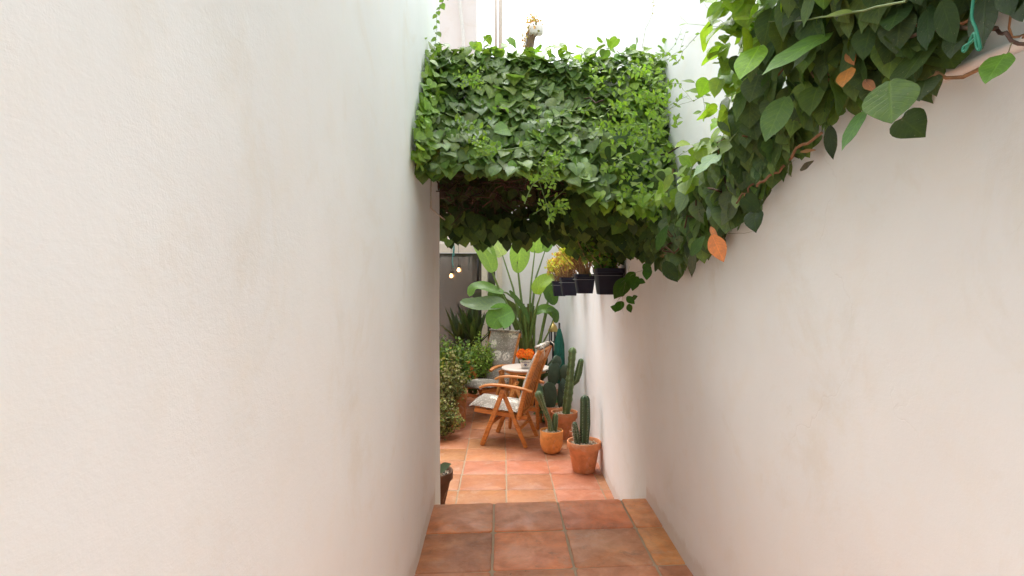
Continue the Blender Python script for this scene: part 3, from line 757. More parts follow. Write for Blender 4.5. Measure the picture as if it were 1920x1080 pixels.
ten([(1165, 555), (1150, 575), (1148, 585)], .001, 0, .02, MG, .80); ten([(1208, 505), (1185, 515), (1165, 530)], .0012, 0, .02, MG, .80)
ten([(1900, 80), (1885, 105), (1870, 120)], .001, 0, .02, MG, .78); ten([(1480, 330), (1478, 310), (1490, 300)], .001, 0, .02, MG, .8); ten([(1365, 437), (1395, 437), (1412, 434)], .001, 0, .02, MG, .84)
vpart(tl, 'tendril_leaves', M_young)
# thin climber on the left wall's far corner
lv = MB(); lvl = MB()
def tenL(pts, Y, leaves, L):
    w_ = [at(x, y, Y) for x, y in pts]; P_ = []
    for i in range(len(w_)-1):
        for k in range(3): P_.append(w_[i].lerp(w_[i+1], k/3)+rv(.002))
    P_.append(w_[-1]); runner(lv, lvl, P_, .0018, TG, leaves, L, 'heart', MG)
tenL([(836, -12), (826, 10), (819, 30), (820, 60), (814, 90), (808, 130)], 3.3, 14, .035)
cl = empty('climber', (-.4, 3.3, 2.9), 'thin leafy shoot climbing the corner above the left end of the hedge', 'climber')
for mbx, nm, mt in ((lv, 'stem', M_stem), (lvl, 'foliage', M_young)):
    o = mbx.build(nm, mt, cl); o.matrix_parent_inverse = Matrix.Translation((.4, -3.3, -2.9))

# green ties and fixing ledge
def px_curve(pts, X, sub=5):
    w_ = [atx(x, y, X) for x, y in pts]; P_ = []
    for i in range(len(w_)-1):
        p0, p1, p2, p3 = w_[max(i-1, 0)], w_[i], w_[i+1], w_[min(i+2, len(w_)-1)]
        for k in range(sub):
            t = k/sub; P_.append(.5*((2*p1)+(p2-p0)*t+(2*p0-5*p1+4*p2-p3)*t*t+(3*p1-p0-3*p2+p3)*t**3))
    P_.append(w_[-1]); return P_
gt = MB(); gt.tube(px_curve([(1828, -20), (1822, 30), (1830, 55), (1838, 90), (1832, 90), (1826, 62), (1812, 92), (1806, 96), (1807, 88), (1820, 80), (1828, 72)], .72), .0022, 6)
o = gt.build('garden_tie', M_cord); recentre(o, atx(1828, 60, .72)); tag(o, 'green garden tie knotted round the vine near the upper right corner', 'garden tie')
lg = MB()
lg.sweep([(.908, y, 2.262+.012*math.sin(y*5)*.4) for y in np.linspace(-.68, 1.5, 24)], [[(-.012*k, -.006), (.006, -.012), (.006, .012), (-.012*k, .006)] for k in [1]*22+[.6, .1]], (0, 0, 1))
lgo = lg.build('wall_ledge', M_right); recentre(lgo, (.9, 0, 2.26)); tag(lgo, 'thin rough plaster lip running along the right wall beneath the vine', 'ledge')

# cable and board at the end of the left wall
cb = MB(); cb.tube([at(x, y, Y) for x, y, Y in ((817, 290, 3.6), (813, 312, 3.5), (809, 330, 3.45), (808, 360, 3.42), (808, 390, 3.42), (816, 398, 3.55), (824, 404, 3.9), (834, 412, 4.3))], .0045, 8)
o = cb.build('cable', M_cable); recentre(o, at(808, 360, 3.42)); tag(o, 'pale cable looping down the left wall below the hedge', 'cable')
bd = MB(); bd.bar(at(826, 280, 4.0), at(826, 372, 4.0), .06, .03, (0, 1, 0)); 
o = bd.build('trellis_post', M_dwood); recentre(o, at(826, 360, 4.0)); tag(o, 'short dark board at the wall end under the hedge', 'post')

# things above the hedge
def thing_post():
    o = empty('wooden_post', at(995, 110, 5.0), 'weathered leaning post with a white cap, tangled with dried flowers, above the hedge', 'post')
    inv = Matrix.Translation(-o.location)
    m1 = MB(); m1.bar(at(975, 200, 5.0), at(998, 54, 5.0), .075, .045, (0, 1, 0)); q = m1.build('shaft', M_oldwood, o); q.matrix_parent_inverse = inv
    m2 = MB(); m2.bar(at(992, 57, 4.97), at(1018, 57, 4.97), .075, .078, (0, 0, 1)); q = m2.build('cap', M_white, o); q.matrix_parent_inverse = inv
    m3 = MB()
    for i in range(230):
        p = at(random.gauss(999, 8.5), random.gauss(38, 6.5), 4.97+random.gauss(0, .04)) if i < 150 else at(random.gauss(984-(i-150)*.05, 3), 55+(i-150)*.7, 4.96)
        add_leaf(m3, p, rv(1), rv(1), random.uniform(.014, .026), 'small', jitc(random.choice([(.55, .3, .14), (.45, .22, .1), (.5, .38, .16), (.2, .2, .08)]), .25), .2, .3)
    for i in range(14): m3.tube(wander(at(985, 100, 4.97), at(random.gauss(1001, 7), random.gauss(45, 6), 4.95), 6, .05), .002, 4, (.3, .2, .12), False)
    q = m3.build('dried_flowers', M_fine, o); q.matrix_parent_inverse = inv
thing_post()
for (px, w_, lab) in ((930, .03, 'thin pale pole rising behind the hedge, left of its twin'), (938, .045, 'thin pale pole rising behind the hedge, right of its twin')):
    m1 = MB(); m1.tube([at(px, 150, 6.6), at(px-1+(px > 935)*2, -70, 6.6)], w_*.55, 8)
    o = m1.build('pole', mat_simple('pale_pole', (.62, .52, .42), .6) if px == 930 else bpy.data.materials['pale_pole']); recentre(o, at(px, 150, 6.6)); tag(o, lab, 'pole', 'poles behind the hedge')

# ------------------------------------------------------------------ teak chairs
def curve_bar(mb, pts, wd, th, side):
    """bar along pts with a rounded-rect section; side = lateral dir"""
    ws = wd if hasattr(wd, '__len__') else [wd]*len(pts); side = Vector(side).normalized(); vs = []
    for i, p in enumerate(pts):
        p = Vector(p); d = (Vector(pts[min(i+1, len(pts)-1)])-Vector(pts[max(i-1, 0)])).normalized(); up = side.cross(d).normalized()
        hw, ht = ws[i]/2, th/2; e = th*.3
        for (x, y) in ((-hw+e, -ht), (hw-e, -ht), (hw, -ht+e), (hw, ht-e), (hw-e, ht), (-hw+e, ht), (-hw, ht-e), (-hw, -ht+e)): vs.append(p+side*x+up*y)
    n = len(pts); fs = [(i*8+k, i*8+(k+1) % 8, i*8+8+(k+1) % 8, i*8+8+k) for i in range(n-1) for k in range(8)]
    fs += [tuple(range(7, -1, -1)), tuple((n-1)*8+k for k in range(8))]
    mb.add(vs, fs)
W_ = .556
BK0, BK1 = (.085, .30), (-.155, 1.055)       # backrest hinge and top in (u,z)
def bku(s):   # point on the gently curved backrest
    u = BK0[0]+(BK1[0]-BK0[0])*s-.025*math.sin(math.pi*s)*-1; z = BK0[1]+(BK1[1]-BK0[1])*s; return u, z
def make_chair(loc, rz, label):
    ch = empty('garden_chair', loc, label, 'chair', 'folding teak chairs in the courtyard', rz)
    # local X = forward, local Y = -lateral
    for v in (0, W_):
        s = 1 if v == 0 else -1; y = -v
        m1 = MB(); m1.bar((.49, y, 0), (.245, y, .62), .036, .05, (1, 0, 0)); autosmooth(m1.build('leg', M_teak, ch))
        m1 = MB(); m1.bar((0, y-s*.04, 0), (.27, y-s*.04, .60), .030, .045, (1, 0, 0)); autosmooth(m1.build('leg', M_teak, ch))
        m1 = MB(); pts = [(-.075, y, .615), (.0, y, .635), (.12, y, .655), (.26, y, .668), (.38, y, .668), (.46, y, .655), (.515, y, .63)]
        curve_bar(m1, pts, [.045, .05, .058, .062, .064, .06, .045], .026, (0, 1, 0)); autosmooth(m1.build('armrest', M_teak, ch), 50)
        m1 = MB(); m1.bar((.0, y-s*.075, .315), (.60, y-s*.075, .37), .026, .05); autosmooth(m1.build('seat_rail', M_teak, ch))
    m1 = MB()
    for k in range(8):
        u = .07+k*.072; m1.bar((u, -.085, .345+.0917*u), (u, -W_+.085, .345+.0917*u), .052, .014)
    autosmooth(m1.build('seat', M_teak, ch))
    m1 = MB()
    m1.bar((.395, -.02, .24), (.395, -W_+.02, .24), .022, .04); autosmooth(m1.build('stretcher', M_teak, ch))
    m1 = MB(); m1.bar((.085, -.055, .19), (.085, -W_+.055, .19), .022, .04); autosmooth(m1.build('stretcher', M_teak, ch))
    # backrest
    m1 = MB(); SS = [i/8 for i in range(9)]
    for y in (-.028, -W_+.028):
        curve_bar(m1, [(bku(s)[0], y*1.0, bku(s)[1]) for s in SS], .030, .05, (0, 1, 0))
    ns = 5
    for k in range(ns):
        y = -.028-(k+1)*(W_-.056)/(ns+1)
        curve_bar(m1, [(bku(s)[0], y, bku(s)[1]) for s in SS[:-1]], .050, .004, (0, 1, 0))
    for s_ in (.03, .5): u, z = bku(s_); m1.bar((u+.012, -.04, z), (u+.012, -W_+.04, z), .045 if s_ < .1 else .03, .016, (1, 0, .3))
    # crest rail with a hand hole: two thick ends and a thinner strip above and below
    u, z = bku(.93); u2, z2 = bku(1.0); lean = Vector((u2-u, 0, z2-z)).normalized(); c = Vector((u, 0, z))
    def strip(y0, y1, h0, h1):
        a = c+lean*((h0+h1)/2); m1.bar((a.x, y0, a.z), (a.x, y1, a.z), .028, h1-h0, lean)
    strip(-.042, -.20, -.09, .052); strip(-W_+.042, -W_+.20, -.09, .052); strip(-.198, -W_+.198, -.09, .0); strip(-.198, -W_+.198, .034, .05)
    autosmooth(m1.build('backrest', M_teak, ch))
    return ch
def make_cushion(loc, rz, label):
    cu = empty('cushion', loc, label, 'cushion', 'floral cushions on the chairs', rz)
    def pad(name, pts, ups, th, w_, tuck, mat):
        m = MB(); nu, nv = len(pts), 13; top = []; bot = []
        for i, p in enumerate(pts):
            p = Vector(p); up = Vector(ups[i]).normalized()
            for j in range(nv):
                q = j/(nv-1); y = -W_/2+(q-.5)*w_
                e = (1-abs(2*q-1)**4)**.5*min(1, (min(i, nu-1-i)/1.5+.12))**.5
                t_ = min([abs(i-k) for k in tuck]+[9]); dim = 1-.5*math.exp(-(t_*t_)/.6)*(.4+.6*math.cos((q-.5)*2*math.pi*2)**2)
                wr = .004*noise.noise(Vector((i*.9, j*.8, 3)))
                top.append(Vector((p.x, y, p.z))+up*(th*e*dim+wr)); bot.append(Vector((p.x, y, p.z))+up*(-.0*e))
        V = top+bot; n = nu*nv; F = []
        for i in range(nu-1):
            for j in range(nv-1):
                a = i*nv+j; F.append((a, a+1, a+nv+1, a+nv)); F.append((n+a, n+a+nv, n+a+nv+1, n+a+1))
        for i in range(nu-1):
            a = i*nv; F.append((a, a+nv, n+a+nv, n+a)); a = i*nv+nv-1; F.append((a, n+a, n+a+nv, a+nv))
        for j in range(nv-1):
            a = j; F.append((a, n+a, n+a+1, a+1)); a = (nu-1)*nv+j; F.append((a, a+1, n+a+1, n+a))
        m.add(V, F); return m.build(name, mat, cu)
    su = np.linspace(.09, .66, 13); pad('seat_pad', [(u, 0, .366+.0917*u-(.02 if u > .64 else 0)) for u in su], [(-.09, 0, 1)]*13, .065, .47, (0, 6), M_cloth)
    sb = np.linspace(.10, 1.04, 19); pts = []; ups = []
    for s in sb: u, z = bku(s); pts.append((u+.018, 0, z)); ups.append((1, 0, .3))
    pad('back_pad', pts, ups, .048, .50, (5, 11, 16), M_cloth)
    m = MB(); m.sweep([(bku(s)[0]+.011, -W_/2, bku(s)[1]) for s in np.linspace(.12, 1.0, 10)], [[(-.235, -.003), (.235, -.003), (.235, .003), (-.235, .003)]]*10, (1, 0, .3)); m.build('lining', M_lining, cu)
    m = MB(); u, z = bku(1.04); curve_bar(m, [(u+.05, -.04, z-.01), (u+.01, -.04, z+.02), (u-.03, -.04, z-.01), (u-.03, -.04, z-.09)], .03, .004, (0, 1, 0)); curve_bar(m, [(u+.05, -W_+.04, z-.01), (u+.01, -W_+.04, z+.02), (u-.03, -W_+.04, z-.01), (u-.03, -W_+.04, z-.09)], .03, .004, (0, 1, 0))
    m.sweep([(u+.045, -.03, z), (u+.045, -W_+.03, z)], [[(-.03, -.008), (.02, -.008), (.02, .012), (-.03, .012)]]*2, (0, 0, 1)); m.build('top_flap', M_cloth, cu)
rzA = math.atan2(.30, -.954); rzB = math.atan2(-.78, -.62)
make_chair((.255, 6.17, .006), rzA, 'slatted teak folding chair nearest the camera, seen from behind its backrest')
make_cushion((.255, 6.17, .006), rzA, 'grey floral cushion lying on the nearer teak chair, seen from behind')
make_chair((.18, 7.84, .006), rzB, 'teak folding chair farther back, facing the camera under a tall cushion')
make_cushion((.18, 7.84, .006), rzB, 'tall grey and cream floral cushion facing the camera on the farther chair')

# ------------------------------------------------------------------ table and flower pot
T0 = Vector((.30, 7.15, 0.006)); tb = empty('round_table', T0, 'small round pale-topped table between the two teak chairs', 'table')
m = MB(); m.lathe([(0, .70), (.28, .70), (.296, .706), (.30, .715), (.296, .724), (.28, .728), (0, .728)], seg=48); m.build('tabletop', M_table, tb)
m = MB(); m.lathe([(0, .665), (.25, .665), (.25, .698), (0, .698)], seg=36); autosmooth(m.build('apron', M_teak, tb))
for k in range(4):
    a = R(35+90*k); m = MB(); m.bar((.24*math.cos(a), .24*math.sin(a), 0), (.2*math.cos(a), .2*math.sin(a), .67), .035, .035, (math.cos(a), math.sin(a), 0)); autosmooth(m.build('leg', M_teak, tb))
Pt = at(985, 693, 7.02); Pt.z = .738
fp = empty('flower_pot', Pt, 'orange flowering plant in a small white pot with navy print on the round table', 'potted plant')
m = MB(); s0, s1, hh = .047, .066, .105
def sq(s, z, e=.16):
    o_ = []
    for cx_, cy_, a0 in ((1, 1, 0), (-1, 1, 90), (-1, -1, 180), (1, -1, 270)):
        for k in range(3):
            a = R(a0+k*45); o_.append((cx_*s*(1-e)+s*e*math.cos(a), cy_*s*(1-e)+s*e*math.sin(a), z))
    return o_
rings = [sq(s0, 0), sq(s1*.95, hh*.82), sq(s1*1.04, hh*.84), sq(s1*1.06, hh), sq(s1*.96, hh), sq(s1*.9, hh*.8)]
V = [p for r_ in rings for p in r_]; F = [(i*12+k, i*12+(k+1) % 12, i*12+12+(k+1) % 12, i*12+12+k) for i in range(5) for k in range(12)]+[tuple(range(11, -1, -1)), tuple(60+k for k in range(12))]
m.add(V, F); autosmooth(m.build('pot', M_white, fp))
m = MB()      # printed bands and a small crest on the front
def pr(x, z, w_, h_): 
    y = -(s0+(s1*.95-s0)*z/(hh*.82))-.0015; m.box((x, y, z), (w_, .0016, h_))
for k in range(9): pr(-.046+k*.0115, .079, .008, .006+.003*(k % 2))
for k in range(8): pr(-.038+k*.011, .010, .007, .004+.002*(k % 2))
pr(0, .045, .012, .022); pr(-.012, .050, .007, .014); pr(.012, .050, .007, .014); pr(-.006, .031, .006, .006); pr(.008, .032, .006, .007); pr(0, .062, .03, .003); pr(.018, .04, .004, .012); pr(-.019, .04, .004, .01)
m.build('print', M_navy, fp, smooth=False)
m = MB()
for i in range(70):
    a = random.uniform(0, 6.28); el = random.uniform(.0, 1.0)
    add_leaf(m, (random.gauss(0, .02), random.gauss(0, .02), .09+random.uniform(0, .06)), (math.cos(a), math.sin(a), el), (0, 0, 1), random.uniform(.04, .075), 'oval', jitc((.05, .15, .03), .3), .2, .5, 0, 1.2)
m.build('leaves', M_leaf, fp)
m = MB()
for i in range(330):
    u = random.uniform(-1, 1); a = random.uniform(0, 6.28); p = Vector((.095*math.cos(a)*math.sqrt(1-u*u*.6), .06*math.sin(a), .17+.045*u)); p += rv(.007)
    c = jitc(random.choice([(.95, .22, .015), (.9, .3, .03), (.85, .14, .01)]), .12)
    for k in range(4):
        b = k*math.pi/2+a; add_leaf(m, p, Vector((math.cos(b), -.35+math.sin(b)*.4, math.sin(b))), (0, -1, .2), .013, 'small', c, .1, -.2, 0, 1.6)
m.build('flowers', M_orange, fp)

# ------------------------------------------------------------------ pots, gravel, cacti
def stone(mb, p, r_, col):
    vs = []; b = [(0, 0, 1), (.9, 0, .3), (.28, .85, .3), (-.73, .53, .3), (-.73, -.53, .3), (.28, -.85, .3), (.7, .5, -.5), (-.3, .8, -.5), (-.9, 0, -.5), (-.3, -.8, -.5), (.7, -.5, -.5)]
    e = Euler((random.random()*6, random.random()*6, random.random()*6)).to_matrix(); s = Vector((1, random.uniform(.6, .95), random.uniform(.5, .8)))
    for q in b: vs.append(Vector(p)+e @ Vector((q[0]*s.x, q[1]*s.y, q[2]*s.z))*r_*random.uniform(.85, 1.1))
    mb.add(vs, [(0,1,2),(0,2,3),(0,3,4),(0,4,5),(0,5,1),(1,6,2),(2,6,7),(2,7,3),(3,7,8),(3,8,4),(4,8,9),(4,9,5),(5,9,10),(5,10,1),(1,10,6),(6,10,9),(6,9,8),(6,8,7)], col)
TC = (.60, .235, .10)
def pot(name, loc, r_, h, label, cat, style='rim', col=TC, fill='gravel', group=None, base=.66):
    p = empty(name, loc, label, cat, group); m = MB()
    if style == 'rim':
        prof = [(0, 0), (r_*base-.004, 0), (r_*base, .006), (r_*.9, h*.76), (r_*.905, h*.77), (r_*.985, h*.775), (r_, h*.79), (r_*1.01, h*.985), (r_*.995, h), (r_*.93, h), (r_*.91, h*.985), (r_*.86, h*.8), (r_*.5, h*.75), (0, h*.75)]
    else:
        prof = [(0, 0), (r_*.55, 0), (r_*.66, .008), (r_*.82, h*.14), (r_*.95, h*.36), (r_, h*.6), (r_*1.0, h*.98), (r_*.985, h), (r_*.92, h), (r_*.905, h*.98), (r_*.88, h*.8), (r_*.5, h*.74), (0, h*.74)]
    m.lathe(prof, seg=44, col=col, rf=lambda t, z: 1+.004*math.sin(3*t+z*9)); autosmooth(m.build('pot', M_terra, p), 50)
    m = MB(); m.lathe([(r_*.89, h*.84), (r_*.5, h*.87), (0, h*.88)], seg=24); m.build('soil', M_soil, p)
    if fill == 'gravel':
        m = MB()
        for i in range(int(150+r_*700)):
            a = random.uniform(0, 6.28); q = math.sqrt(random.random())*r_*.84
            stone(m, (q*math.cos(a), q*math.sin(a), h*.885+.012*(1-q/r_)+random.uniform(-.004, .005)), random.uniform(.006, .0115), jitc(random.choice([(.62, .48, .34), (.68, .58, .45), (.45, .3, .2), (.72, .66, .56), (.55, .4, .28)]), .15))
        m.build('gravel', M_gravel, p, smooth=False)
    return p
def cactus_col(mb, pts, rads, ribs, depth, col, wave=0, seg=None):
    """ribbed column along pts with a domed top"""
    pts = [Vector(p) for p in pts]; P_ = []; Rr = []
    tot = len(pts)-1; K = 46
    for k in range(K+1):
        s = k/K*tot; i = min(int(s), tot-1); f_ = s-i; P_.append(pts[i].lerp(pts[i+1], f_)); r_ = rads[i]*(1-f_)+rads[i+1]*f_
        Rr.append(r_*(1+wave*math.sin(k*1.25)+wave*.4*math.sin(k*2.9)))
    d = (P_[-1]-P_[-2]).normalized(); base = P_[-1]; rt = Rr[-1]
    for a in (25, 50, 68, 80, 89): P_.append(base+d*rt*math.sin(R(a))*1.1); Rr.append(rt*math.cos(R(a)))
    seg = ribs*6; vs = []; n = len(P_); prev = None
    for i, p in enumerate(P_):
        dd = (P_[min(i+1, n-1)]-P_[max(i-1, 0)]).normalized()
        a_ = dd.cross(Vector((.1, 1, .05))).normalized() if prev is None else (prev-dd*prev.dot(dd)).normalized(); prev = a_; b_ = dd.cross(a_)
        for k in range(seg):
            t = 2*math.pi*k/seg; q = Rr[i]*(1-depth*(1-abs(math.cos(ribs*t/2))**.8)); vs.append(p+(a_*math.cos(t)+b_*math.sin(t))*q)
    fs = [(i*seg+k, i*seg+(k+1) % seg, i*seg+seg+(k+1) % seg, i*seg+seg+k) for i in range(n-1) for k in range(seg)]+[tuple((n-1)*seg+k for k in range(seg))]
    cs = []
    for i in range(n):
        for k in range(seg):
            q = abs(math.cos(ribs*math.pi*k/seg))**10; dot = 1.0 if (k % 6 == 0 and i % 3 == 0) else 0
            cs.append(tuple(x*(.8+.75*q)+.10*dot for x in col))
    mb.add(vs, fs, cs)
    for k in range(0, seg, 6):
        for i in range(2, n-2, 2):
            c_ = vs[i*seg+k]; o_ = (c_-P_[i]).normalized()
            for z_ in range(2): mb.tube([c_, c_+(o_+rv(.5)).normalized()*.009], [.0006, .0002], 3, (.5, .45, .33), False)
    return P_, Rr
def spines(mb, P_, Rr, n, L, col):
    for i in range(n):
        k = random.randrange(2, len(P_)-4); a = random.uniform(0, 6.28); o_ = Vector((math.cos(a), math.sin(a), random.uniform(-.3, .6))); p = P_[k]+Vector((o_.x, o_.y, 0))*Rr[k]*.95
        mb.tube([p, p+o_.normalized()*L], [.0009, .0003], 3, col, False)
CG = (.075, .125, .045); CD = (.045, .085, .035)
Pa = Vector(((1093-940)/1090*5.50+.01, 5.47, .006))
p = pot('potted_cactus', Pa, .160, .285, 'tall dark column cactus in the rimmed terracotta pot nearest the camera by the wall', 'potted cactus', group='potted cacti along the right wall')
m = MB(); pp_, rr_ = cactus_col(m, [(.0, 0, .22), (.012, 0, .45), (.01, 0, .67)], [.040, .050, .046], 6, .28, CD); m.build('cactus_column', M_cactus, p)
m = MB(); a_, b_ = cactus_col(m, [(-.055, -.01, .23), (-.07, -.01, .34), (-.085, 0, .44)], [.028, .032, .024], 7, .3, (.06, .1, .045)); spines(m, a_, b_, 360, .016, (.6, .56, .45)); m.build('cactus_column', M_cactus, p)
# orange bowl pot
Pb = Vector(((1034-940)/1090*6.08, 6.05, .006))
p = pot('potted_cactus', Pb, .122, .235, 'leaning club-shaped cactus in the rounded orange pot beside the teak chair', 'potted cactus', 'bowl', (.72, .30, .085), group='potted cacti along the right wall')
m = MB(); a_, b_ = cactus_col(m, [(.0, 0, .19), (-.02, 0, .33), (-.08, .0, .47), (-.13, 0, .60)], [.030, .022, .026, .044], 8, .12, (.10, .15, .06), .02); spines(m, a_, b_, 260, .007, (.6, .58, .42)); m.build('cactus_stem', M_cactus, p)
m = MB(); cactus_col(m, [(.035, .03, .19), (.04, .03, .30), (.045, .03, .37)], [.022, .035, .03], 5, .1, CG); m.build('cactus_stem', M_cactus, p)
# big pot with candelabra cactus
Pc = Vector(((1058-940)/1090*6.62, 6.60, .006))
p = pot('potted_cactus', Pc, .152, .30, 'tallest branching green cactus in the wide terracotta pot behind the front two', 'potted cactus', group='potted cacti along the right wall')
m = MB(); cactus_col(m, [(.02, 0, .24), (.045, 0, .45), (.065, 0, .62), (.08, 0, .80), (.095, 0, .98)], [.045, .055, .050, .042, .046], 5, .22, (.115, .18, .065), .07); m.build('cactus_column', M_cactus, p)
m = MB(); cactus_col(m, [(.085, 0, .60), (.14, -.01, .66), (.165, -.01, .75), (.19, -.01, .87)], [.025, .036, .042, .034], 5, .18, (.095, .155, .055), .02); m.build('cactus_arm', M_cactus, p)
# small pot
Pd = Vector(((1076-940)/1090*6.1+.01, 6.08, .006))
p = pot('potted_cactus', Pd, .06, .215, 'little terracotta pot mostly hidden behind the front cactus pot', 'potted cactus', 'rim', (.5, .19, .09), group='potted cacti along the right wall')
m = MB(); cactus_col(m, [(0, 0, .17), (.0, 0, .2)], [.03, .03], 8, .2, CG); m.build('cactus_column', M_cactus, p)
# prickly pear with dark pads
Pe = Vector((.64, 7.05, .006)); p = pot('potted_cactus', Pe, .15, .27, 'dark prickly pear with broad flat pads behind the chair back', 'potted cactus', group='potted cacti along the right wall')
def pad_(m, c, h, w_, th, ax, tilt, col):
    c = Vector(c); M = Euler((0, tilt, ax)).to_matrix(); vs = []; seg, rg = 22, 9
    for i in range(rg+1):
        a = math.pi*i/rg
        for k in range(seg):
            t = 2*math.pi*k/seg; z = -math.cos(t)*h/2; prof = (math.sin(t))*w_/2*(1+.18*(z/h*2)); 
            vs.append(c+M @ Vector((prof*math.sin(a) if False else prof*math.sin(a/1.0)*1.0, math.cos(a)*th/2*abs(math.sin(t))**.5, z+h/2)))
    # lens: columns indexed by angle a from front (y+) to back (y-)
    fs = [(i*seg+k, i*seg+(k+1) % seg, (i+1)*seg+(k+1) % seg, (i+1)*seg+k) for i in range(rg) for k in range(seg)]
    m.add(vs, fs, col)
def pad2(m, c, h, w_, th, ax, tilt, col):
    c = Vector(c); M = Euler((0, tilt, ax)).to_matrix(); vs = []; nz_, ns_ = 14, 18
    for i in range(nz_+1):
        a = math.pi*i/nz_; z = (1-math.cos(a))/2*h; q = math.sin(a)**.85*(.82+.3*(z/h)); q = max(q, .03 if i == 0 else 0.01)
        for k in range(ns_):
            t = 2*math.pi*k/ns_; vs.append(c+M @ Vector((q*w_/2*math.cos(t), q*th/2*math.sin(t)+.004*math.sin(a*3), z)))
    fs = [(i*ns_+k, i*ns_+(k+1) % ns_, (i+1)*ns_+(k+1) % ns_, (i+1)*ns_+k) for i in range(nz_) for k in range(ns_)]
    m.add(vs, fs, col)
DP = (.055, .085, .05)
for (c, h, w_, ax, tl_, col) in (((-.05, -.03, .20), .36, .19, .1, -.03, DP), ((-.02, .0, .50), .30, .17, .3, .12, DP), ((.10, .02, .54), .24, .17, -.5, .35, (.05, .075, .04)), ((.09, .02, .22), .34, .15, .4, .1, (.05, .08, .045)), ((-.01, .01, .73), .16, .16, .6, .7, DP), ((-.13, -.02, .28), .3, .13, .8, -.4, (.10, .17, .10)), ((.13, -.0, .40), .22, .14, .2, .1, (.06, .1, .07))):
    m = MB(); pad2(m, c, h, w_, .045, ax, tl_, col); m.build('cactus_pad', M_cactus, p)
# brown pot half hidden by the left wall
Pf = Vector((-.560, 4.62, .006)); p = pot('potted_succulent', Pf, .172, .295, 'brown pot of pebbles half hidden behind the end of the left wall', 'potted plant', 'rim', (.12, .06, .035), base=.6)
m = MB()
for k in range(11):
    a = k*2.4; add_leaf(m, (random.gauss(.02, .02), random.gauss(0, .02), .27), (math.cos(a)*.7, math.sin(a)*.7, .9), (0, 0, 1), random.uniform(.06, .09), 'oval', jitc((.05, .075, .035), .2), .5, .2, 0, .9)
add_leaf(m, (.06, -.04, .29), (1, -.1, .75), (0, -.5, 1), .13, 'oval', (.05, .075, .04), .3, .1); m.build('foliage', M_leafb, p)

# ------------------------------------------------------------------ hanging pots on the right wall
def hanging(px, topy, Y, wpx, hpx, label, kind):
    c = at(px, topy, Y); wt = wpx/FPX*Y; h = hpx/FPX*Y; c.z -= h; c.x = min(c.x, .93-wt/2)
    e = empty('hanging_pot', c, label, 'potted plant', 'dark pots hung along the right wall')
    a, b = wt*.37, wt*.5
    m = MB(); rings = [sq(a, 0, .25), sq(b*.93, h*.8, .25), sq(b*.93, h*.82, .25), sq(b*.99, h*.83, .25), sq(b, h, .25), sq(b*.93, h, .25), sq(b*.88, h*.9, .25)]
    V = [p_ for r_ in rings for p_ in r_]; F = [(i*12+k, i*12+(k+1) % 12, i*12+12+(k+1) % 12, i*12+12+k) for i in range(6) for k in range(12)]+[tuple(range(11, -1, -1)), tuple(72+k for k in range(12))]
    m.add(V, F); autosmooth(m.build('pot', M_black, e))
    m = MB(); hw = b*1.02; z = h*.72; m.tube([(hw, -hw, z), (-hw, -hw, z), (-hw, hw, z), (hw, hw, z), (hw, -hw, z)], .0025, 6); m.tube([(hw, 0, z), (.95-c.x, 0, z)], .003, 6); m.build('wire_holder', M_wire, e)
    f = MB(); s = MB()
    for k in range(60 if kind != 'leafy' else 30):
        a_ = random.uniform(0, 6.28); lean = random.uniform(.1, .75); L = random.uniform(.12, .30)*(1.25 if kind == 'tall' else 1)
        st = Vector((random.gauss(0, b*.35), random.gauss(0, b*.35), h*.88)); en = st+Vector((math.cos(a_)*lean*L-.25*L*(kind == 'tall'), math.sin(a_)*lean*L, L)); en.x = min(en.x, .93-c.x)
        s.tube(wander(st, en, 5, .03), [.0045, .004, .0038, .0035, .003, .003], 5, jitc((.30, .17, .08), .2), False)
        for q in range(16 if kind != 'leafy' else 26):
            d = rv(1).normalized(); d.z = abs(d.z)*.8+.1
            col = random.choice([(.50, .58, .07), (.58, .60, .10), (.42, .54, .08), (.62, .45, .14)]) if kind == 'tall' else random.choice([(.62, .42, .16), (.52, .54, .12), (.58, .36, .16), (.55, .56, .12)]) if kind == 'dry' else random.choice([(.10, .22, .04), (.07, .15, .035), (.2, .32, .05)])
            pos = en+rv(.014) if kind != 'leafy' else st.lerp(en, random.random()**.5)+rv(.03)
            add_leaf(f, pos, d, rv(1), random.uniform(.024, .044), 'small', jitc(col, .2), .2, .1, 0, 1.3)
    s.build('stem', M_twig, e); f.build('foliage', M_fine, e)
hanging(1141, 503, 4.45, 53, 49, 'largest dark hanging pot, at the right end of the row', 'leafy')
hanging(1096, 514, 5.55, 38, 36, 'dark hanging pot of yellow-green succulents, second from the right in the row', 'tall')
hanging(1067, 520, 6.6, 34, 34, 'dark hanging pot with reddish dry stems, third from the right in the row', 'dry')
hanging(1049, 527, 7.7, 28, 28, 'smallest dark hanging pot, at the left end of the row', 'dry')

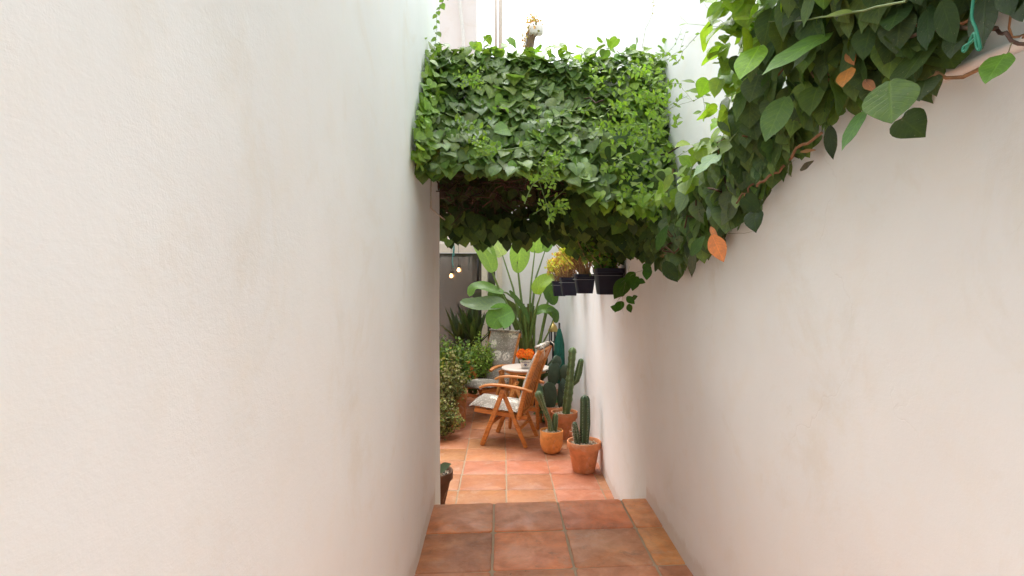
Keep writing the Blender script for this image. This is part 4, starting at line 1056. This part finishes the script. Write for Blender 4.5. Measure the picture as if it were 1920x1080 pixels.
# ------------------------------------------------------------------ courtyard plants
def blade(mb, pts, wmax, up, col, n=16, prof=None, fold=.25, tear=0):
    P_ = []; K = len(pts)-1; pts = [Vector(p) for p in pts]
    def cr(i, t):
        p0, p1, p2, p3 = pts[max(i-1, 0)], pts[i], pts[i+1], pts[min(i+2, K)]
        return .5*((2*p1)+(p2-p0)*t+(2*p0-5*p1+4*p2-p3)*t*t+(3*p1-p0-3*p2+p3)*t**3)
    for k in range(n+1):
        s = k/n*K; i = min(int(s), K-1); P_.append(cr(i, s-i))
    vs = []; uv = []; nc = 7; o_ = rv(5)
    for k, p_ in enumerate(P_):
        t = k/n; d = (P_[min(k+1, n)]-P_[max(k-1, 0)]).normalized(); u_ = Vector(up); s_ = d.cross(u_).normalized(); nn = s_.cross(d)
        w_ = wmax/2*(prof(t) if prof else (math.sin(math.pi*min(1, t*.97+.03))**.55*(1-.25*t)))
        for j in range(nc):
            q = (j/(nc-1)-.5)*2; z = fold*w_*(abs(q)**1.3)+.04*wmax*noise.noise(o_+Vector((t*5, q*2, 0)))
            ww = w_*q*(1+(tear*random.uniform(-.25, .05) if abs(q) == 1 else 0))
            vs.append(p_+s_*ww+nn*z); uv.append((q, t))
    fs = [(k*nc+j, k*nc+j+1, (k+1)*nc+j+1, (k+1)*nc+j) for k in range(n) for j in range(nc-1)]
    mb.add(vs, fs, col, uv)
SB = Vector((.40, 8.35, .006)); sp_ = empty('bird_of_paradise', SB, 'tall clump of broad paddle leaves in front of the bright white wall', 'plant')
inv = Matrix.Translation(-SB)
LB = (.22, .36, .09); LM = (.13, .25, .06); LL = (.34, .46, .22); LD = (.07, .14, .04)
lf = MB(); pt = MB()
def paddle(base, pet, bl, w_, col, up=(0, -1, .3), Y=8.3, dY=0, fold=.25, tear=.3, rp=.013):
    pts = [at(x, y, Y+dY*i/ max(1, len(pet)-1)) for i, (x, y) in enumerate(pet)]
    pp2 = []
    for i in range(len(pts)-1):
        for k in range(4): pp2.append(pts[i].lerp(pts[i+1], k/4))
    pp2.append(pts[-1]); pt.tube(pp2, [rp*(1.9-1.3*i/(len(pp2)-1)) for i in range(len(pp2))], 7, jitc((.17, .26, .07), .15), False)
    b = [at(x, y, Y+dY) for x, y in bl]; blade(lf, b, w_*1.3, up, jitc(col, .08), 16, None, fold, tear)
paddle(0, [(986, 648), (975, 600), (962, 540), (942, 478)], [(942, 480), (925, 450), (905, 420), (888, 392)], .34, LL, (.2, -1, .4), dY=-.2)
paddle(0, [(982, 648), (965, 600), (935, 540), (910, 480), (893, 446)], [(925, 510), (912, 480), (895, 450), (870, 425)], .25, LB, (.3, -1, .6), dY=-.3)
paddle(0, [(985, 648), (982, 600), (975, 540), (971, 505), (970, 490)], [(976, 445), (975, 470), (973, 492), (969, 512)], .25, LB, (0, -1, .05), dY=-.1, fold=.1, tear=0)
paddle(0, [(990, 648), (992, 600), (996, 530), (1003, 470)], [(1003, 474), (1006, 455), (1008, 435), (1008, 410)], .30, LB, (0, -1, .2), dY=0, fold=.1)
paddle(0, [(992, 648), (996, 590), (1005, 520), (1022, 470)], [(1022, 472), (1028, 455), (1030, 438), (1028, 415)], .15, LM, (0, -1, .2))
paddle(0, [(988, 648), (980, 600), (965, 560), (950, 549), (935, 546)], [(944, 549), (925, 545), (905, 538), (888, 540), (880, 556)], .2, LM, (.1, -.6, 1), dY=-.2)
paddle(0, [(984, 650), (975, 610), (955, 580), (935, 575)], [(948, 570), (920, 572), (890, 572), (862, 566)], .27, (.13, .20, .10), (0, -.75, 1), dY=-.35)
paddle(0, [(984, 650), (975, 620), (965, 590), (958, 583)], [(962, 584), (945, 592), (930, 600), (922, 616)], .32, (.14, .30, .07), (.2, -1, .5), dY=-.45, tear=0)
paddle(0, [(990, 650), (1000, 600), (1008, 570), (1014, 552)], [(1008, 552), (1012, 536), (1025, 525), (1042, 518)], .20, (.27, .44, .05), (-.5, -1, .6), dY=-.4, tear=0)
paddle(0, [(1010, 655), (1020, 600), (1028, 560), (1030, 548)], [(1026, 520), (1030, 540), (1034, 556), (1040, 572)], .22, LD, (.3, -1, .2), dY=-.1)
paddle(0, [(1000, 655), (1002, 610), (1006, 588)], [(1003, 588), (1018, 580), (1034, 584), (1042, 600)], .14, LM, (-.2, -1, .8), dY=-.2)
paddle(0, [(1006, 655), (1018, 620), (1026, 585), (1030, 550)], [(1008, 590), (1020, 577), (1036, 578), (1044, 588)], .07, LD, (0, -.5, 1), dY=-.1, rp=.008)
paddle(0, [(1012, 655), (1030, 620), (1040, 590)], [(1026, 580), (1038, 584), (1042, 596), (1042, 606)], .10, LD, (0, -.8, 1), dY=-.3, rp=.008)
paddle(0, [(980, 650), (960, 600), (935, 585), (925, 570)], [(950, 585), (935, 565), (925, 555), (918, 560)], .22, LD, (0, -1, .5), dY=.1)
paddle(0, [(980, 650), (972, 620), (960, 600), (950, 592)], [(985, 592), (965, 585), (945, 570), (928, 558)], .18, (.10, .13, .05), (.1, -.9, .6), dY=.0)
paddle(0, [(988, 650), (985, 620), (982, 580), (978, 565)], [(955, 545), (972, 566), (985, 585), (992, 608)], .07, LD, (.4, -1, .3), dY=-.3, rp=.01)
for k in range(20):      # sheathing leaf bases
    a = at(983+random.gauss(0, 7), 672, 8.3+random.gauss(0, .05)); a.z = .05; b = at(984+random.gauss(0, 12), random.uniform(565, 600), 8.3+random.gauss(0, .06))
    pt.tube(wander(a, b, 6, .05), [.05, .048, .042, .034, .026, .02, .014], 7, jitc((.14, .17, .035), .25), False)
pt.tube([(SB.x-.02, SB.y+.02, .0), (SB.x-.02, SB.y+.02, .5), (SB.x, SB.y, .95)], [.13, .12, .08], 12, (.085, .06, .03))
for mbx, nm, mt in ((lf, 'leaf_blades', M_banana), (pt, 'stalks', M_stem)):
    o = mbx.build(nm, mt, sp_); o.matrix_parent_inverse = inv
# dark stakes behind the far chair
for px, lab in ((948, 'thin dark stake leaning behind the farther chair, left of the pair'), (960, 'thin dark stake leaning behind the farther chair, right of the pair')):
    m = MB(); b = at(px+4, 660, 8.95); b.z = .01; m.tube([b, at(px-5, 595, 8.9), at(px-10, 560, 8.9)], .012, 7); o = m.build('garden_stake', M_dark); recentre(o, b); tag(o, lab, 'stake', 'stakes by the back wall')

def sword_plant(loc, n, L, col, label, name='sword_plant', cat='plant', wk=.07, pot_=None, el=(.5, 1.4)):
    e = empty(name, loc, label, cat); m = MB()
    for k in range(n):
        a = random.uniform(0, 6.28); q = random.uniform(*el); l_ = L*random.uniform(.65, 1.1); d = Vector((math.cos(a)*math.cos(q), math.sin(a)*math.cos(q), math.sin(q)))
        s = Vector((0, 0, pot_ or .05)); blade(m, [s, s+d*l_*.5, s+d*l_-Vector((0, 0, .05*l_))], wk*random.uniform(.8, 1.2), (0, 0, 1) if abs(d.z) < .9 else (0, -1, 0), jitc(col, .25), 8, lambda t: (1-t**2.2)*(.6+.4*min(1, t*4)), .4)
    m.build('foliage', M_leafb, e); return e
sword_plant(at(890, 660, 8.6)*1, 40, .70, (.05, .07, .03), 'dark upright sword-leaved plant in front of the glass door', el=(.7, 1.5), wk=.085)
sword_plant(Vector((at(862, 640, 8.6).x, 8.6, .80)), 18, .6, (.05, .065, .03), 'dark spiky plant leaning left in front of the glass door', el=(.7, 1.3))
sword_plant(Vector((at(1012, 700, 7.9).x, 7.9, .35)), 18, .5, (.03, .045, .025), 'near-black spiky plant between the chair back and the white wall', el=(.5, 1.5), wk=.09)

def bush(loc, rad, n, L, cols, label, shape='small', stems=30, name='bush', cat='bush', droop=0, mat=None, lw=1.2, hold=None):
    e = empty(name, loc, label, cat); f = MB(); s = MB()
    for k in range(stems):
        a = random.uniform(0, 6.28); st = Vector((random.gauss(0, rad[0]*.12), random.gauss(0, rad[1]*.12), 0)); q = random.random()**.5
        en = Vector((math.cos(a)*rad[0]*q, math.sin(a)*rad[1]*q, rad[2]*random.uniform(.45, 1.0)*(1.15-q*.5)))
        en.z -= droop*q*random.random()
        pts = wander(st, en, 10, rad[0]*.3); s.tube(pts, [.005*(1-.07*i) for i in range(11)], 4, jitc((.12, .09, .04), .3), False)
        for i in range(n//stems):
            t = random.uniform(.25, 1)*10; j = min(int(t), 9); p_ = pts[j].lerp(pts[j+1], t-j)+rv(L*.9)
            add_leaf(f, p_, rv(1)+Vector((0, 0, .2)), Vector((0, -.4, 1))+rv(.6), L*random.uniform(.6, 1.25), shape, jitc(random.choice(cols), .25), .2, .2, 0, lw)
    s.build('stem', M_twig, e); f.build('foliage', mat or M_fine, e); return e
bush(Vector((at(838, 700, 7.4).x, 7.4, .35)), (.36, .3, .80), 3400, .045, [(.10, .17, .04), (.07, .12, .03), (.16, .24, .05)], 'rounded mid-green bush at the left edge in front of the glass door', stems=60)
bush(Vector((at(846, 700, 7.0).x-.05, 7.0, .25)), (.26, .25, .70), 2000, .034, [(.20, .22, .08), (.30, .28, .14), (.12, .14, .05), (.35, .34, .2)], 'loose shrub with small pale leaves beside the farther chair arm', stems=70)
bush(Vector((at(903, 690, 8.0).x-.02, 8.05, .42)), (.24, .14, .62), 2000, .036, [(.24, .36, .07), (.18, .30, .06), (.32, .42, .12)], 'feathery light green plant leaning against the farther cushion', stems=60, shape='lance')
bush(Vector((at(836, 760, 6.6).x-.05, 6.6, .05)), (.28, .22, .50), 2600, .026, [(.22, .22, .08), (.34, .30, .16), (.14, .16, .06), (.2, .24, .08), (.16, .2, .07)], 'straggly low shrub with pale flecks spilling onto the tiles at the left', stems=80, droop=.15)
bush(Vector((at(878, 640, 8.3).x, 8.3, .15)), (.35, .2, .85), 1100, .07, [(.06, .10, .03), (.09, .15, .05), (.12, .2, .08)], 'broad-leaved dark shrub between the glass door and the chairs', shape='oval', stems=36, mat=M_leafb, lw=1.0)
bush(Vector((at(1030, 760, 7.3).x, 7.3, .02)), (.14, .12, .5), 300, .05, [(.08, .16, .08), (.1, .22, .1)], 'small bluish green plant low behind the nearer chair', shape='oval', stems=12, mat=M_leafb)
# hanging stems of the straggly shrub
# trough pot
tp = empty('planter', Vector((at(845, 720, 7.2).x-.1, 7.15, .006)), 'long terracotta trough under the bushes at the left', 'planter'); m = MB()
L_, D_, H_ = .62, .26, .42
def rect(l, d, z): return [(-l/2, -d/2, z), (l/2, -d/2, z), (l/2, d/2, z), (-l/2, d/2, z)]
rg_ = [rect(L_*.9, D_*.85, 0), rect(L_*.96, D_*.95, H_*.84), rect(L_, D_, H_*.85), rect(L_, D_, H_), rect(L_*.93, D_*.88, H_), rect(L_*.9, D_*.85, H_*.85)]
V = [p_ for r_ in rg_ for p_ in r_]; F = [(i*4+k, i*4+(k+1) % 4, i*4+4+(k+1) % 4, i*4+4+k) for i in range(5) for k in range(4)]+[(3, 2, 1, 0), (20, 21, 22, 23)]
m.add(V, F, (.48, .2, .08)); m.build('trough', M_terra, tp, smooth=False)

# parasol and brass lantern in the corner
PB = Vector((at(1046, 700, 8.4).x+.02, 8.4, .006)); um = empty('parasol', PB, 'closed teal green parasol standing in the corner behind the cacti', 'parasol')
m = MB(); m.lathe([(.0, .28), (.07, .30), (.085, .5), (.075, .85), (.045, 1.0), (.02, 1.08), (0, 1.10)], seg=48, rf=lambda t, z: 1-.28*abs(math.sin(t*4)), col=(.03, .19, .14)); m.build('canopy', M_teal, um)
m = MB(); m.tube([(0, 0, 0), (0, 0, 1.17)], .014, 8); m.build('pole', M_dark, um)
m = MB(); m.lathe([(0, 0), (.16, 0), (.17, .02), (.15, .05), (.03, .08), (0, .08)], seg=24); m.build('base', M_dark, um)
LBp = Vector((at(1037, 655, 8.75).x, 8.75, .006)); la = empty('lantern', LBp, 'dark garden lantern with a brass dome in the corner behind the chair back', 'lantern')
m = MB(); m.lathe([(0, 0), (.09, 0), (.09, .02), (.02, .06), (.015, .78), (.07, .8), (.075, .84), (.06, .86), (0, .86)], seg=20); m.build('stand', M_dark, la)
m = MB()
for k in range(6): a = k*math.pi/3; m.tube([(.055*math.cos(a), .055*math.sin(a), .85), (.055*math.cos(a), .055*math.sin(a), 1.02)], .008, 6)
m.build('cage', M_dark, la)
m = MB(); m.lathe([(.075, 1.01), (.08, 1.03), (.06, 1.07), (.055, 1.09), (.03, 1.12), (.012, 1.14), (.016, 1.16), (.004, 1.20), (0, 1.2)], seg=24); m.build('dome', M_brass, la)

# bulbs
for (px, py, top, lab) in ((846, 517, 470, 'lower left of the two glowing bulbs in front of the glass door'), (860, 506, 468, 'upper right of the two glowing bulbs in front of the glass door')):
    Y = 9.28; c = at(px, py, Y); e = empty('pendant_bulb', c, lab, 'light bulb', 'glowing pendant bulbs')
    m = MB(); m.lathe([(0, -.035), (.016, -.031), (.027, -.015), (.028, .0), (.02, .02), (.012, .035), (0, .036)], seg=16); m.build('bulb', M_bulb, e)
    m = MB(); m.lathe([(0, .034), (.014, .034), (.015, .07), (.006, .078), (0, .078)], seg=12); m.build('socket', M_dark, e)
    m = MB(); m.tube([(0, 0, .075), (0, 0, 2.75-c.z)], .003, 5); m.build('cord', M_dark, e)
m = MB(); m.tube([at(848, 440, 7.6), at(850, 470, 7.6), at(848, 490, 7.6), at(850, 502, 7.6)], .007, 6); m.tube([at(850, 440, 7.6), at(852, 465, 7.6), at(851, 480, 7.6)], .006, 6)
o = m.build('string', M_tealcord); recentre(o, at(850, 470, 7.6)); tag(o, 'teal string hanging from the leaves beside the glowing bulbs', 'string')
